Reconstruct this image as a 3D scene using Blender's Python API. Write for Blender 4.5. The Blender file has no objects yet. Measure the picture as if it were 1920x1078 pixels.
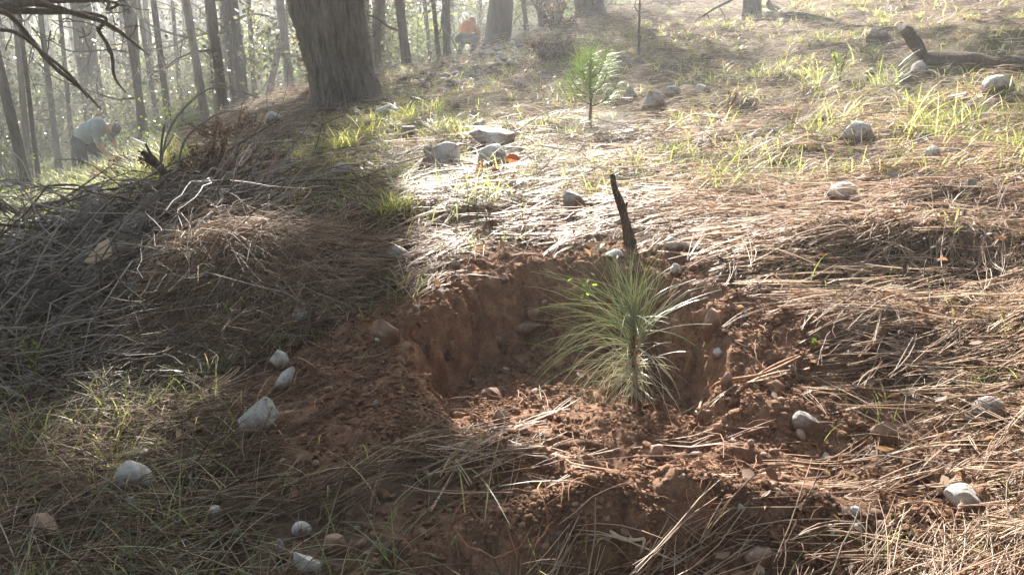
import bpy, math, random
import numpy as np
from mathutils import Vector, Matrix, noise as mnoise
SC = bpy.context.scene
R = math.radians
rng = np.random.default_rng(7)
random.seed(7)

# ------------------------------------------------------------------ camera, sky, sun, exposure
FPX = 1536.0
PITCH = R(18)
cam_d = bpy.data.cameras.new('camera'); cam = bpy.data.objects.new('camera', cam_d)
SC.collection.objects.link(cam); SC.camera = cam
cam_d.sensor_width = 36.0; cam_d.lens = 36.0*FPX/1920.0; cam_d.clip_start = 0.05; cam_d.clip_end = 1000
cam.location = (0, 0, 0); cam.rotation_euler = (R(90)-PITCH, 0, 0)

SUN_AZ = R(-3.0)      # angle from +Y, negative = towards -X (left)
SUN_EL = R(30.0)
world = bpy.data.worlds.new("World"); SC.world = world; world.use_nodes = True
wn = world.node_tree; bgn = wn.nodes['Background']
sky = wn.nodes.new('ShaderNodeTexSky'); sky.sky_type = 'NISHITA'; sky.sun_disc = False
sky.sun_elevation = SUN_EL; sky.sun_rotation = SUN_AZ
sky.air_density = 1.0; sky.dust_density = 2.5
wn.links.new(sky.outputs[0], bgn.inputs[0]); bgn.inputs[1].default_value = 0.05
sl = bpy.data.lights.new('sun', 'SUN'); sl.energy = 5.0; sl.angle = R(0.8); sl.color = (1.0, 0.95, 0.88)
so = bpy.data.objects.new('sun', sl); SC.collection.objects.link(so)
SUND = Vector((math.sin(SUN_AZ)*math.cos(SUN_EL), math.cos(SUN_AZ)*math.cos(SUN_EL), math.sin(SUN_EL)))
so.rotation_euler = SUND.to_track_quat('Z', 'Y').to_euler(); so.location = (-4, 20, 12)
SC.view_settings.view_transform = 'Standard'; SC.view_settings.look = 'None'
SC.view_settings.exposure = 2.6; SC.view_settings.gamma = 1.0
SC.render.engine = 'CYCLES'
cy = SC.cycles
cy.max_bounces = 5; cy.diffuse_bounces = 3; cy.glossy_bounces = 2; cy.transmission_bounces = 3
cy.transparent_max_bounces = 6; cy.volume_bounces = 1
cy.use_denoising = True
cy.sample_clamp_indirect = 6.0

# ------------------------------------------------------------------ noise
def _h(ix, iy, iz, seed):
    n = (ix.astype(np.int64)*374761393 + iy.astype(np.int64)*668265263 + iz.astype(np.int64)*2147483647 + seed*144665) & 0xffffffff
    n = ((n ^ (n >> 13))*1274126177) & 0xffffffff
    n = ((n ^ (n >> 15))*2246822519) & 0xffffffff
    n = n ^ (n >> 16)
    return (n & 0xffffff)/float(0xffffff)
def vn(x, y, z=0.0, seed=0):
    x = np.asarray(x, float); y = np.asarray(y, float); z = np.zeros_like(x)+z
    ix = np.floor(x); iy = np.floor(y); iz = np.floor(z)
    fx = x-ix; fy = y-iy; fz = z-iz
    fx = fx*fx*(3-2*fx); fy = fy*fy*(3-2*fy); fz = fz*fz*(3-2*fz)
    def c(a, b, d): return _h(ix+a, iy+b, iz+d, seed)
    def lp(a, b, t): return a+(b-a)*t
    lo = lp(lp(c(0,0,0), c(1,0,0), fx), lp(c(0,1,0), c(1,1,0), fx), fy)
    hi = lp(lp(c(0,0,1), c(1,0,1), fx), lp(c(0,1,1), c(1,1,1), fx), fy)
    return lp(lo, hi, fz)*2-1
def v2(x, y, seed=0):
    x = np.asarray(x, float); y = np.asarray(y, float)
    ix = np.floor(x); iy = np.floor(y); fx = x-ix; fy = y-iy
    fx = fx*fx*(3-2*fx); fy = fy*fy*(3-2*fy); o = np.zeros_like(ix)
    a = _h(ix, iy, o, seed); b = _h(ix+1, iy, o, seed); c = _h(ix, iy+1, o, seed); d = _h(ix+1, iy+1, o, seed)
    return (a+(b-a)*fx+(c-a)*fy+(a-b-c+d)*fx*fy)*2-1
def fbm2(x, y, s, oct=3, seed=0, gain=0.5):
    r = 0; a = 1; f = 1.0/s; t = 0
    for k in range(oct):
        r = r+a*v2(x*f*(1+0.01*k)+k*7.3+3.1*y*0.02, y*f+k*3.7, seed+k); t += a; a *= gain; f *= 2.07
    return r/t
def sst(a, b, x):
    t = np.clip((x-a)/(b-a), 0, 1); return t*t*(3-2*t)

# ------------------------------------------------------------------ terrain height
def ray(px, py):
    cp, sp = math.cos(PITCH), math.sin(PITCH)
    a = (px-960)/FPX; b = (539-py)/FPX
    return np.array([a, cp+b*sp, -sp+b*cp])
def at(px, py, Y):
    d = ray(px, py); return d*(Y/d[1])
CT = [ # px, py, distance ahead of the camera
 (0,1078,1.22),(480,1078,1.16),(960,1078,1.14),(1440,1078,1.08),(1920,1078,1.05),
 (0,800,1.75),(480,800,1.66),(1850,800,1.46),(1560,820,1.44),
 (0,600,2.35),(300,640,2.25),(600,600,2.16),(1500,620,1.87),(1900,600,1.85),
 (600,480,2.65),(850,450,2.48),(1100,460,2.42),(1400,450,2.36),(1800,450,2.25),
 (500,400,3.2),(700,380,3.2),(900,350,3.4),(1300,350,3.1),(1800,350,2.85),
 (480,330,4.4),(600,270,5.2),(930,265,4.7),(1100,250,4.75),(1600,260,3.9),(1880,240,3.7),
 (560,225,7.0),(640,198,8.0),(720,182,8.2),(900,190,6.5),(1250,180,6.0),(1800,150,5.0),
 (830,130,11.0),(940,95,14.0),(1050,90,9.5),(1200,90,8.5),(1500,90,7.5),(1800,90,6.2),
 (1110,35,14.0),(1408,38,11.5),(1650,40,8.4),(1900,40,7.2),(1400,-15,16),(1920,-60,11),(1650,-40,12),
 (762,128,15),(520,190,18),(420,212,14),(350,285,17),(300,300,20),(385,235,12),(275,280,12.5),(160,345,15),(45,360,11),(0,420,9.5),(120,380,8.5),
 (230,330,7.0),(380,300,5.6),(100,420,5.0),(0,480,4.6),(870,113,22),(960,75,26),(1150,15,20),
]
CP = [tuple(at(*c)) for c in CT]
CP += [(0,-2,-1.0),(-3,-2,-1.7),(3,-2,-.35),(-3,1,-1.35),(-5,3,-1.9),(3,1,-.25),(6,3,.35),(8,0,1.0),(-8,0,-2.9),(0,-15,-2.5),(-18,-12,-7),
       (18,-10,3.0),(-20,10,-5.5),(20,12,3.6),(-14,25,-3.6),(-26,30,-4.2),(-5,30,-2.4),(3,32,-.2),(14,30,2.6),(30,30,7),(0,60,1.5),(-40,60,-1.0),
       (-60,0,-8),(60,0,12),(0,-60,-8),(0,110,9),(-80,90,6),(70,90,18)]
CP = np.array(CP)
def warp(x, y):
    r = np.sqrt(x*x+y*y)+1e-9; k = np.log(1+r/1.2)*1.2/r
    return x*k, y*k
_cx, _cy = warp(CP[:, 0], CP[:, 1])
def _K(d2): return 0.5*d2*np.log(d2+1e-12)
n = len(CP)
A = np.zeros((n+3, n+3)); A[:n, :n] = _K((_cx[:, None]-_cx)**2+(_cy[:, None]-_cy)**2)+np.eye(n)*0.012
A[:n, n] = 1; A[:n, n+1] = _cx; A[:n, n+2] = _cy; A[n:, :n] = A[:n, n:].T
W = np.linalg.solve(A, np.concatenate([CP[:, 2], np.zeros(3)]))
def base_z(x, y):
    wx, wy = warp(x, y); r = W[n]+W[n+1]*wx+W[n+2]*wy
    for i in range(n): r = r+W[i]*_K((wx-_cx[i])**2+(wy-_cy[i])**2)
    return r
def pit_d(x, y):      # <1 inside the dug pit
    wob = 0.16*fbm2(x, y, 0.28, 2, 31)+0.11*fbm2(x, y, 0.09, 2, 33)+.05*fbm2(x, y, .03, 2, 34)
    return np.sqrt(((x-0.13)/0.40)**2+((y-1.86)/0.50)**2)+wob
def bump(x, y, cx, cyy, sx, sy, h, p=1.0):
    return h*np.exp(-(((x-cx)/sx)**2+((y-cyy)/sy)**2)**p)
def soil_mask(x, y):  # bare dug soil
    d = np.sqrt(((x-0.16)/0.60)**2+((y-1.74)/0.66)**2)+0.22*fbm2(x, y, 0.3, 3, 41)
    d2 = np.sqrt(((x+0.30)/0.36)**2+((y-1.78)/0.42)**2)+0.30*fbm2(x, y, 0.2, 3, 43)
    d3 = np.sqrt(((x-0.15)/0.50)**2+((y-1.08)/0.20)**2)+0.30*fbm2(x, y, 0.2, 3, 44)
    d4 = np.sqrt(((x-0.62)/0.34)**2+((y-1.46)/0.34)**2)+0.30*fbm2(x, y, 0.2, 3, 45)
    thatch = 1-.9*np.exp(-((x+.22)/.26)**2-((y-1.36)/.13)**2)
    return thatch*np.maximum(np.maximum(1-sst(0.85, 1.1, d), 0.85*(1-sst(.75, 1.15, d2))), np.maximum(.66*(1-sst(.75, 1.15, d3)), .9*(1-sst(.7, 1.1, d4))))
def smooth_z(x, y):
    z = base_z(x, y)
    d = pit_d(x, y)
    z = z-(.195-.115*(1-sst(1.55, 2.0, y+.15*x)))*(1-sst(0.76, 1.04, d))-bump(x, y, -.02, 2.12, .16, .13, .03)
    z = z+bump(x, y, 0.20, 1.20, 0.30, 0.07, 0.10, 1.3)-bump(x, y, .1, 1.05, .45, .07, .04)+bump(x, y, -0.22, 1.36, 0.2, 0.12, 0.03)
    z = z+bump(x, y, -0.84, 2.38, 0.27, 0.17, 0.18, 1.2)            # needle-covered heap on the left
    z = z+bump(x, y, -1.30, 2.85, 0.38, 0.30, 0.17)+bump(x, y, -0.45, 2.9, .35, .25, .06)
    z = z+bump(x, y, 1.05, 2.26, 0.36, 0.13, 0.10)+bump(x, y, .84, 1.84, .22, .11, .065)+bump(x, y, 1.45, 2.62, .3, .12, .08)-bump(x, y, 1.22, 2.10, .10, .06, .06)-bump(x, y, .66, 2.3, .10, .05, .05)+bump(x, y, 1.3, 1.75, .25, .1, .05)
    z = z+bump(x, y, 0.62, 1.42, .10, .09, -.05)+bump(x, y, 0.42, 1.50, .09, .07, -.04)
    z = z+bump(x, y, 3.2, 5.7, .55, .3, .16)+bump(x, y, 1.4, 3.7, .5, .2, .05)+bump(x, y, .55, 4.9, .5, .16, .06)
    r = np.sqrt(x*x+y*y)
    z = z+0.045*fbm2(x, y, 0.6, 3, 5)*sst(.5, 3, r)+.055*fbm2(x, y, .25, 2, 9)*sst(2.6, 4, r)+.022*fbm2(x, y, .16, 2, 10)*(x < -.3)*(1-sst(3, 5, r))+0.20*fbm2(x, y, 4.0, 3, 6)*sst(8, 20, r)+.012*fbm2(x, y, .22, 2, 8)
    return z
def fine_z(x, y):
    m = soil_mask(x, y); r = np.sqrt(x*x+y*y); near = 1-sst(3.5, 7, r)
    f1 = fbm2(x, y, 0.075, 2, 11); f2 = fbm2(x, y, 0.028, 2, 13); f3 = fbm2(x, y, 0.011, 2, 17)
    lump = np.maximum(f1, -0.15)*(.022+.012*m)+(1-np.abs(f2)*2)*0.006*m+f2*(.006+.005*m)+f3*0.0035
    wall = np.exp(-((pit_d(x, y)-.9)/.14)**2)*np.clip((y-1.8)*4, 0, 1)
    lump = lump+wall*(.030*fbm2(x, y, .05, 2, 23)+.018*fbm2(x, y*2.2, .022, 2, 24))
    return lump*(0.35+0.65*m)*near+(1-near)*0.03*fbm2(x, y, .35, 3, 19)
def H(x, y): return smooth_z(x, y)+fine_z(x, y)
def Hs(x, y):
    return float(H(np.array([float(x)]), np.array([float(y)]))[0])
_T = np.exp(np.linspace(math.log(.85), math.log(70), 900))
def hit(px, py):
    """point of the ground seen at a pixel of the photograph"""
    d = ray(px, py); d = d/d[1]
    P = d[None, :]*_T[:, None]; g = H(P[:, 0], P[:, 1])-P[:, 2]
    k = np.nonzero(g > 0)[0]
    if len(k) == 0: return None
    k = k[0]
    if k == 0: return P[0]
    a = g[k-1]/(g[k-1]-g[k]); return P[k-1]+(P[k]-P[k-1])*a
def pxm(P):  # metres per photograph pixel at a point
    return float((P[1]*math.cos(PITCH)-P[2]*math.sin(PITCH))/FPX)
def proj(x, y, z):
    d = y*math.cos(PITCH)-z*math.sin(PITCH); u = y*math.sin(PITCH)+z*math.cos(PITCH)
    return 960+FPX*x/d, 539-FPX*u/d, d

# ------------------------------------------------------------------ materials
def mat(name, col=None, rough=0.8, spec=0.3):
    m = bpy.data.materials.new(name); m.use_nodes = True; b = m.node_tree.nodes['Principled BSDF']
    if col is not None: b.inputs['Base Color'].default_value = (*col, 1)
    b.inputs['Roughness'].default_value = rough; b.inputs['Specular IOR Level'].default_value = spec
    return m, m.node_tree, b
def ramp(nt, stops, src):
    r = nt.nodes.new('ShaderNodeValToRGB'); e = r.color_ramp.elements
    while len(e) < len(stops): e.new(0.5)
    for el, (p, c) in zip(e, stops): el.position = p; el.color = (*c, 1)
    nt.links.new(src, r.inputs[0]); return r.outputs[0]
def tex(nt, scale, detail=4, rough=.6, coord='Object', stretch=None, dist=0):
    t = nt.nodes.new('ShaderNodeTexNoise'); t.inputs['Scale'].default_value = scale; t.inputs['Detail'].default_value = detail
    t.inputs['Roughness'].default_value = rough; t.inputs['Distortion'].default_value = dist
    c = nt.nodes.new('ShaderNodeTexCoord'); o = c.outputs[coord]
    if stretch:
        mp = nt.nodes.new('ShaderNodeMapping'); mp.inputs['Scale'].default_value = stretch; nt.links.new(o, mp.inputs[0]); o = mp.outputs[0]
    nt.links.new(o, t.inputs['Vector']); return t.outputs[0]
def bumpn(nt, b, src, strength=.5, dist=.01):
    k = nt.nodes.new('ShaderNodeBump'); k.inputs['Strength'].default_value = strength; k.inputs['Distance'].default_value = dist
    nt.links.new(src, k.inputs['Height']); nt.links.new(k.outputs[0], b.inputs['Normal'])
def mixc(nt, fac, a, b, mode='MIX'):
    m = nt.nodes.new('ShaderNodeMix'); m.data_type = 'RGBA'; m.blend_type = mode
    for s, v in ((m.inputs[0], fac), (m.inputs[6], a), (m.inputs[7], b)):
        if hasattr(v, 'links'): nt.links.new(v, s)
        elif isinstance(v, tuple): s.default_value = (*v, 1)
        else: s.default_value = v
    return m.outputs[2]
def island(nt):
    g = nt.nodes.new('ShaderNodeNewGeometry'); return g.outputs['Random Per Island']
def fibre(name, stops, rough=.45, spec=.4, trans=None, tw=.4):
    """strand or leaf material: colour varies from strand to strand"""
    m, nt, b = mat(name, None, rough, spec); c = ramp(nt, stops, island(nt)); nt.links.new(c, b.inputs['Base Color'])
    if trans:
        t = nt.nodes.new('ShaderNodeBsdfTranslucent'); c2 = mixc(nt, 1.0, c, trans, 'MULTIPLY'); nt.links.new(c2, t.inputs[0])
        mx = nt.nodes.new('ShaderNodeMixShader'); mx.inputs[0].default_value = tw
        nt.links.new(b.outputs[0], mx.inputs[1]); nt.links.new(t.outputs[0], mx.inputs[2])
        nt.links.new(mx.outputs[0], nt.nodes['Material Output'].inputs[0])
    return m
M = {}
M['needle'] = fibre('dry_needle', [(0, (.16,.075,.04)), (.25, (.32,.21,.14)), (.65, (.52,.40,.295)), (1, (.70,.61,.51))], .5, .28, (1.4,1.25,1.05), .35)
M['needle_mid'] = fibre('brown_needle', [(0, (.12,.07,.045)), (.3, (.29,.20,.135)), (.7, (.46,.35,.25)), (1, (.62,.54,.44))], .55, .25, (1.4,1.2,1.05), .3)
M['needle_far'] = fibre('straw_needle', [(0, (.14,.085,.055)), (.3, (.30,.215,.15)), (.7, (.46,.37,.28)), (1, (.62,.55,.46))], .8, .08, (1.3,1.2,1.05), .3)
M['needle_grey'] = fibre('weathered_shaded_needle', [(0, (.05,.03,.02)), (.4, (.13,.082,.052)), (.8, (.22,.155,.105)), (1, (.36,.30,.23))], .62, .2, (1.4,1.2,1), .2)  # weathered grey, darkened further to put the left side's shade into it
M['twig'] = fibre('grey_twig', [(0, (.06,.048,.04)), (.5, (.16,.13,.11)), (1, (.38,.35,.31))], .7, .3)
M['rootlet'] = fibre('rootlet', [(0, (.16,.07,.035)), (1, (.34,.18,.10))], .7, .25)
M['grass'] = fibre('green_grass', [(0, (.13,.16,.06)), (.45, (.22,.25,.095)), (.7, (.30,.31,.13)), (.85, (.42,.36,.20)), (1, (.52,.43,.29))], .45, .3, (1.8,1.8,1.2), .5)
M['grass_shade'] = fibre('shaded_grass', [(0, (.07,.10,.055)), (.5, (.13,.16,.085)), (.75, (.22,.23,.14)), (1, (.36,.31,.22))], .4, .4, (1.9,1.9,1.2), .45)  # darker, bluish copy of the grass with shade put into its colour
M['seedling'] = fibre('seedling_needle', [(0, (.16,.20,.12)), (.6, (.29,.33,.21)), (1, (.50,.50,.37))], .35, .6, (1.4,1.45,1.2), .4)
M['seedling_pale'] = fibre('pale_seedling_needle', [(0, (.30,.31,.2)), (.5, (.52,.50,.38)), (1, (.70,.66,.55))], .35, .8, (1.3,1.3,1.1), .35)
M['sapling'] = fibre('sapling_needle', [(0, (.22,.28,.10)), (1, (.42,.48,.20))], .4, .4, (1.5,1.6,1.1), .5)
M['leaf'] = fibre('tree_leaf', [(0, (.045,.052,.035)), (.5, (.085,.095,.06)), (.88, (.15,.155,.10)), (1, (.34,.33,.26))], .3, .5, (1.75,1.6,1.15), .45)
M['shrubleaf'] = fibre('shrub_leaf', [(0, (.06,.10,.03)), (.6, (.12,.17,.05)), (1, (.20,.24,.08))], .35, .5, (2.4,2.3,1), .55)
M['deadleaf'] = fibre('dead_leaf', [(0, (.07,.04,.028)), (.5, (.16,.095,.06)), (.85, (.26,.17,.11)), (1, (.40,.30,.21))], .6, .3, (1.5,1.3,1), .3)
M['orangeleaf'] = fibre('orange_leaf', [(0, (.25,.10,.045)), (1, (.42,.20,.10))], .7, .2, (1.4,1.15,.9), .35)
M['web'] = fibre('spider_silk', [(0, (.8,.8,.8)), (1, (.9,.9,.9))], .3, .8, (1,1,1), .3)

def make_ground_mat():
    m, nt, b = mat('forest_soil', None, 1.0, .03)
    at_ = nt.nodes.new('ShaderNodeAttribute'); at_.attribute_name = 'cover'
    sp = nt.nodes.new('ShaderNodeSeparateColor'); nt.links.new(at_.outputs['Color'], sp.inputs[0])
    n1 = tex(nt, 18, 6, .7); n2 = tex(nt, 130, 4, .7)
    soil = ramp(nt, [(0.3, (.07,.036,.025)), (.5, (.185,.105,.068)), (.7, (.37,.235,.155))], n1)
    soil = mixc(nt, .35, soil, ramp(nt, [(.3, (.07,.036,.025)), (.7, (.38,.25,.17))], n2))
    hum = ramp(nt, [(.3, (.055,.038,.028)), (.6, (.16,.12,.09)), (.8, (.27,.22,.17))], tex(nt, 45, 6, .75))
    grs = ramp(nt, [(.3, (.08,.085,.045)), (.6, (.19,.20,.09)), (.8, (.30,.29,.16))], tex(nt, 6, 8, .8))
    c = mixc(nt, sp.outputs[0], hum, soil); c = mixc(nt, sp.outputs[1], c, grs)
    nt.links.new(c, b.inputs['Base Color'])
    bumpn(nt, b, tex(nt, 260, 5, .75), .6, .004)
    return m
M['ground'] = make_ground_mat()
def make_stone_mat(name, lo, hi, dirt=(.14,.075,.05), amt=.55):
    m, nt, b = mat(name, None, .85, .25)
    c = ramp(nt, [(.3, lo), (.7, hi)], tex(nt, 22, 8, .65, dist=.6))
    d = ramp(nt, [(amt-.08, (0,0,0)), (amt+.1, (1,1,1))], tex(nt, 9, 6, .7))
    c = mixc(nt, d, c, dirt)
    tc = nt.nodes.new('ShaderNodeTexCoord'); sx = nt.nodes.new('ShaderNodeSeparateXYZ'); nt.links.new(tc.outputs['Generated'], sx.inputs[0])
    ad = nt.nodes.new('ShaderNodeMath'); ad.operation = 'ADD'; nt.links.new(sx.outputs[2], ad.inputs[0]); sc_ = nt.nodes.new('ShaderNodeMath'); sc_.operation = 'MULTIPLY'; nt.links.new(tex(nt, 30, 5, .7), sc_.inputs[0]); sc_.inputs[1].default_value = .5; nt.links.new(sc_.outputs[0], ad.inputs[1])
    c = mixc(nt, ramp(nt, [(.72, (1,1,1)), (.86, (0,0,0))], ad.outputs[0]), c, (.15, .085, .055))
    sp = ramp(nt, [(.62, (0,0,0)), (.68, (1,1,1))], tex(nt, 160, 3, .6)); c = mixc(nt, sp, c, tuple(v*.55 for v in lo))
    nt.links.new(c, b.inputs['Base Color']); bumpn(nt, b, tex(nt, 70, 8, .7), .5, .006); return m
M['stone'] = make_stone_mat('grey_stone', (.22,.22,.21), (.42,.41,.38), amt=.50)
M['stone_pale'] = make_stone_mat('pale_stone', (.38,.375,.35), (.62,.60,.56), amt=.54)
M['stone_dirty'] = make_stone_mat('soil_stained_stone', (.25,.17,.13), (.42,.31,.24), amt=.50)
def make_bark(name, dark, light, s=1.0):
    m, nt, b = mat(name, None, .9, .2)
    f = tex(nt, 15*s, 9, .72, stretch=(1, 1, .24), dist=1.0)
    c = ramp(nt, [(.36, dark), (.62, light)], f); c = mixc(nt, .3, c, ramp(nt, [(.3, dark), (.7, light)], tex(nt, 60*s, 5, .7)))
    nt.links.new(c, b.inputs['Base Color']); bumpn(nt, b, f, .9, .03); return m
M['bark'] = make_bark('furrowed_bark', (.12,.098,.085), (.38,.33,.29))
M['bark_pine'] = make_bark('pine_bark', (.03,.022,.018), (.12,.082,.065), 1.6)
M['deadwood'] = make_bark('grey_dead_wood', (.12,.10,.085), (.34,.30,.26), 4)
M['darkwood'] = make_bark('dark_dead_wood', (.05,.036,.027), (.18,.13,.098), 4)
M['brownwood'] = make_bark('brown_wood', (.15,.08,.045), (.36,.22,.13), 5)
M['cutwood'] = mat('cut_wood', (.55,.47,.34), .7, .3)[0]
M['litterbark'] = make_bark('bark_flake', (.12,.06,.035), (.33,.19,.11), 8)

# ------------------------------------------------------------------ mesh helpers
def mesh(name, V, F, material=None, parent=None, smooth=False):
    V = np.asarray(V, np.float32).reshape(-1, 3); F = np.asarray(F, np.int32)
    me = bpy.data.meshes.new(name); k = F.shape[1]
    me.vertices.add(len(V)); me.vertices.foreach_set('co', V.ravel())
    me.loops.add(F.size); me.loops.foreach_set('vertex_index', F.ravel())
    me.polygons.add(len(F)); me.polygons.foreach_set('loop_start', np.arange(len(F), dtype=np.int32)*k)
    me.polygons.foreach_set('use_smooth', np.full(len(F), smooth, dtype=bool))
    me.update(); me.validate()
    if material: me.materials.append(material)
    o = bpy.data.objects.new(name, me); SC.collection.objects.link(o)
    if parent: o.parent = parent
    return o
def tag(o, label=None, cat=None, group=None, kind=None):
    if label: o['label'] = label
    if cat: o['category'] = cat
    if group: o['group'] = group
    if kind: o['kind'] = kind
    return o
def empty(name, loc, label, cat, group=None):
    o = bpy.data.objects.new(name, None); SC.collection.objects.link(o); o.location = tuple(float(v) for v in loc); o.empty_display_size = .1
    return tag(o, label, cat, group)
def nrm(v): return v/(np.linalg.norm(v, axis=-1, keepdims=True)+1e-12)
def tubes(P, Rr, sides=3, caps=False):
    """P [N,K,3] polylines, Rr [N,K] radii -> verts, quads"""
    P = np.asarray(P, float); N, K, _ = P.shape
    T = np.empty_like(P); T[:, 1:-1] = P[:, 2:]-P[:, :-2]; T[:, 0] = P[:, 1]-P[:, 0]; T[:, -1] = P[:, -1]-P[:, -2]; T = nrm(T)
    m = nrm(P[:, -1]-P[:, 0]); ref = np.where(np.abs(m[:, 2:3]) > .8, np.array([[1., 0, 0]]), np.array([[0, 0, 1.]]))[:, None, :]
    U = nrm(np.cross(T, ref)); Wv = np.cross(T, U)
    a = np.arange(sides)*2*math.pi/sides
    V = P[:, :, None, :]+(U[:, :, None, :]*np.cos(a)[None, None, :, None]+Wv[:, :, None, :]*np.sin(a)[None, None, :, None])*np.asarray(Rr)[:, :, None, None]
    i = np.arange(N)[:, None, None]*K*sides; k = np.arange(K-1)[None, :, None]*sides; s = np.arange(sides)[None, None, :]; s2 = (s+1) % sides
    F = np.stack([i+k+s, i+k+s2, i+k+sides+s2, i+k+sides+s], -1).reshape(-1, 4)
    return V.reshape(-1, 3), F
def ribbons(P, Wd, side):
    """P [N,K,3], Wd [N,K] half widths, side [N,3] width direction"""
    P = np.asarray(P, float); N, K, _ = P.shape
    V = np.stack([P-side[:, None, :]*Wd[:, :, None], P+side[:, None, :]*Wd[:, :, None]], 2)
    i = np.arange(N)[:, None]*K*2; k = np.arange(K-1)[None, :]*2
    F = np.stack([i+k, i+k+1, i+k+3, i+k+2], -1).reshape(-1, 4)
    return V.reshape(-1, 3), F
def join(parts):
    Vs, Fs, o = [], [], 0
    for V, F in parts: Vs.append(V); Fs.append(F+o); o += len(V)
    return np.concatenate(Vs), np.concatenate(Fs)
def resample(pts, n):
    """smooth curve through points (x,y,z,radius)"""
    p = np.array(pts, float); m = len(p); t = np.linspace(0, m-1, n); i = np.clip(np.floor(t).astype(int), 0, m-2); f = (t-i)[:, None]
    g = lambda k: p[np.clip(k, 0, m-1)]
    a, b, c, d = g(i-1), g(i), g(i+1), g(i+2)
    return 0.5*((2*b)+(-a+c)*f+(2*a-5*b+4*c-d)*f*f+(-a+3*b-3*c+d)*f**3)
def limb(pts, n=24, sides=10, rough=.12, seed=0, knots=0, capend=True):
    """one branch or trunk: closed tapered tube with uneven bark"""
    q = resample(pts, n); P = q[:, :3]; r = np.maximum(q[:, 3], .0005)
    g = np.random.default_rng(seed)
    T = np.gradient(P, axis=0); T = nrm(T)
    ref = np.array([1., 0, 0]) if abs(T[:, 2].mean()) > .7 else np.array([0, 0, 1.])
    U = nrm(np.cross(T, ref)); Wv = np.cross(T, U); a = np.arange(sides)*2*math.pi/sides
    L = np.concatenate([[0], np.cumsum(np.linalg.norm(np.diff(P, axis=0), axis=1))])
    rm = r.mean()
    ns = vn(np.cos(a)[None, :]*1.6+seed*3.1+0*L[:, None], np.sin(a)[None, :]*1.6+0*L[:, None], L[:, None]/(rm*2.5)+0*a[None, :], seed)
    rr = r[:, None]*(1+rough*ns)
    for _ in range(knots):
        kl = g.uniform(.1, .9)*L[-1]; ka = g.uniform(0, 6.28)
        rr = rr+rm*.5*np.exp(-((L[:, None]-kl)/(rm*1.3))**2-((np.angle(np.exp(1j*(a[None, :]-ka))))/.6)**2)
    V = P[:, None, :]+(U[:, None, :]*np.cos(a)[None, :, None]+Wv[:, None, :]*np.sin(a)[None, :, None])*rr[:, :, None]
    K = n; k = np.arange(K-1)[:, None]*sides; s = np.arange(sides)[None, :]; s2 = (s+1) % sides
    F = np.stack([k+s, k+s2, k+sides+s2, k+sides+s], -1).reshape(-1, 4)
    V = V.reshape(-1, 3); nv = len(V)
    V = np.concatenate([V, P[:1], P[-1:]])
    c0 = np.stack([np.full(sides, nv), (np.arange(sides)+1) % sides, np.arange(sides), np.full(sides, nv)], -1)
    e = (K-1)*sides
    c1 = np.stack([np.full(sides, nv+1), e+np.arange(sides), e+(np.arange(sides)+1) % sides, np.full(sides, nv+1)], -1)
    return V, F, (c0[:, :3], c1[:, :3])
def to_tris(V, F, caps=()):
    T = np.concatenate([F[:, [0, 1, 2]], F[:, [0, 2, 3]]]+[c for c in caps]); return V, T
def limbmesh(name, pts, material, parent=None, **kw):
    V, F, caps = limb(pts, **kw); V, T = to_tris(V, F, caps); return mesh(name, V, T, material, parent, True)
def crooked(p0, d, L, r0, g, n=6, wig=.25, up=0.0):
    q = [(*p0, r0)]; p = np.array(p0, float); d = nrm(np.array(d, float))
    for k in range(1, n):
        d = nrm(d+g.normal(0, wig, 3)+np.array([0, 0, up])); p = p+d*L/(n-1); q.append((*p, r0*(1-.8*k/(n-1))))
    return q
def limbs_joined(lst):
    ps = []
    for pts, kw in lst:
        V, F, caps = limb(pts, **kw); ps.append(to_tris(V, F, caps))
    return join(ps)

# ------------------------------------------------------------------ the ground, one sheet to the horizon
def make_ground():
    az = np.concatenate([np.linspace(-180, -42, 90, endpoint=False), np.linspace(-42, 42, 900), np.linspace(42, 180, 90)[1:]])
    az = np.radians(az)
    r = np.concatenate([[0.0], np.linspace(.15, .9, 14, endpoint=False), np.exp(np.linspace(math.log(.9), math.log(6), 640, endpoint=False)), np.exp(np.linspace(math.log(6), math.log(150), 260))])
    Rg, Ag = np.meshgrid(r, az, indexing='ij'); X = (Rg*np.sin(Ag)).ravel(); Y = (Rg*np.cos(Ag)).ravel()
    Z = H(X, Y)
    V = np.stack([X, Y, Z], 1); na = len(az); nr = len(r)
    i = np.arange(nr-1)[:, None]*na; j = np.arange(na-1)[None, :]
    F = np.stack([i+j, i+na+j, i+na+j+1, i+j+1], -1).reshape(-1, 4)
    F = F[:, ::-1]
    o = mesh('ground', V, F[na-1:], M['ground'], None, True)
    sm = soil_mask(X, Y); gr = sst(.0, -1.2, X+.40*Y)*sst(3.7, 4.8, Rg.ravel())*np.clip(1.0+.5*fbm2(X, Y, 1.2, 2, 77), 0, 1)+.45*np.clip(.2+1.4*fbm2(X, Y, 1.1, 3, 78), 0, 1)*sst(3, 4.5, Rg.ravel())*(X > -.1-.13*Y)
    C = np.stack([sm, gr, 0*sm, 1+0*sm], 1).astype(np.float32)
    a = o.data.color_attributes.new('cover', 'FLOAT_COLOR', 'POINT'); a.data.foreach_set('color', C.ravel())
    return tag(o, kind='structure')
make_ground()

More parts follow.
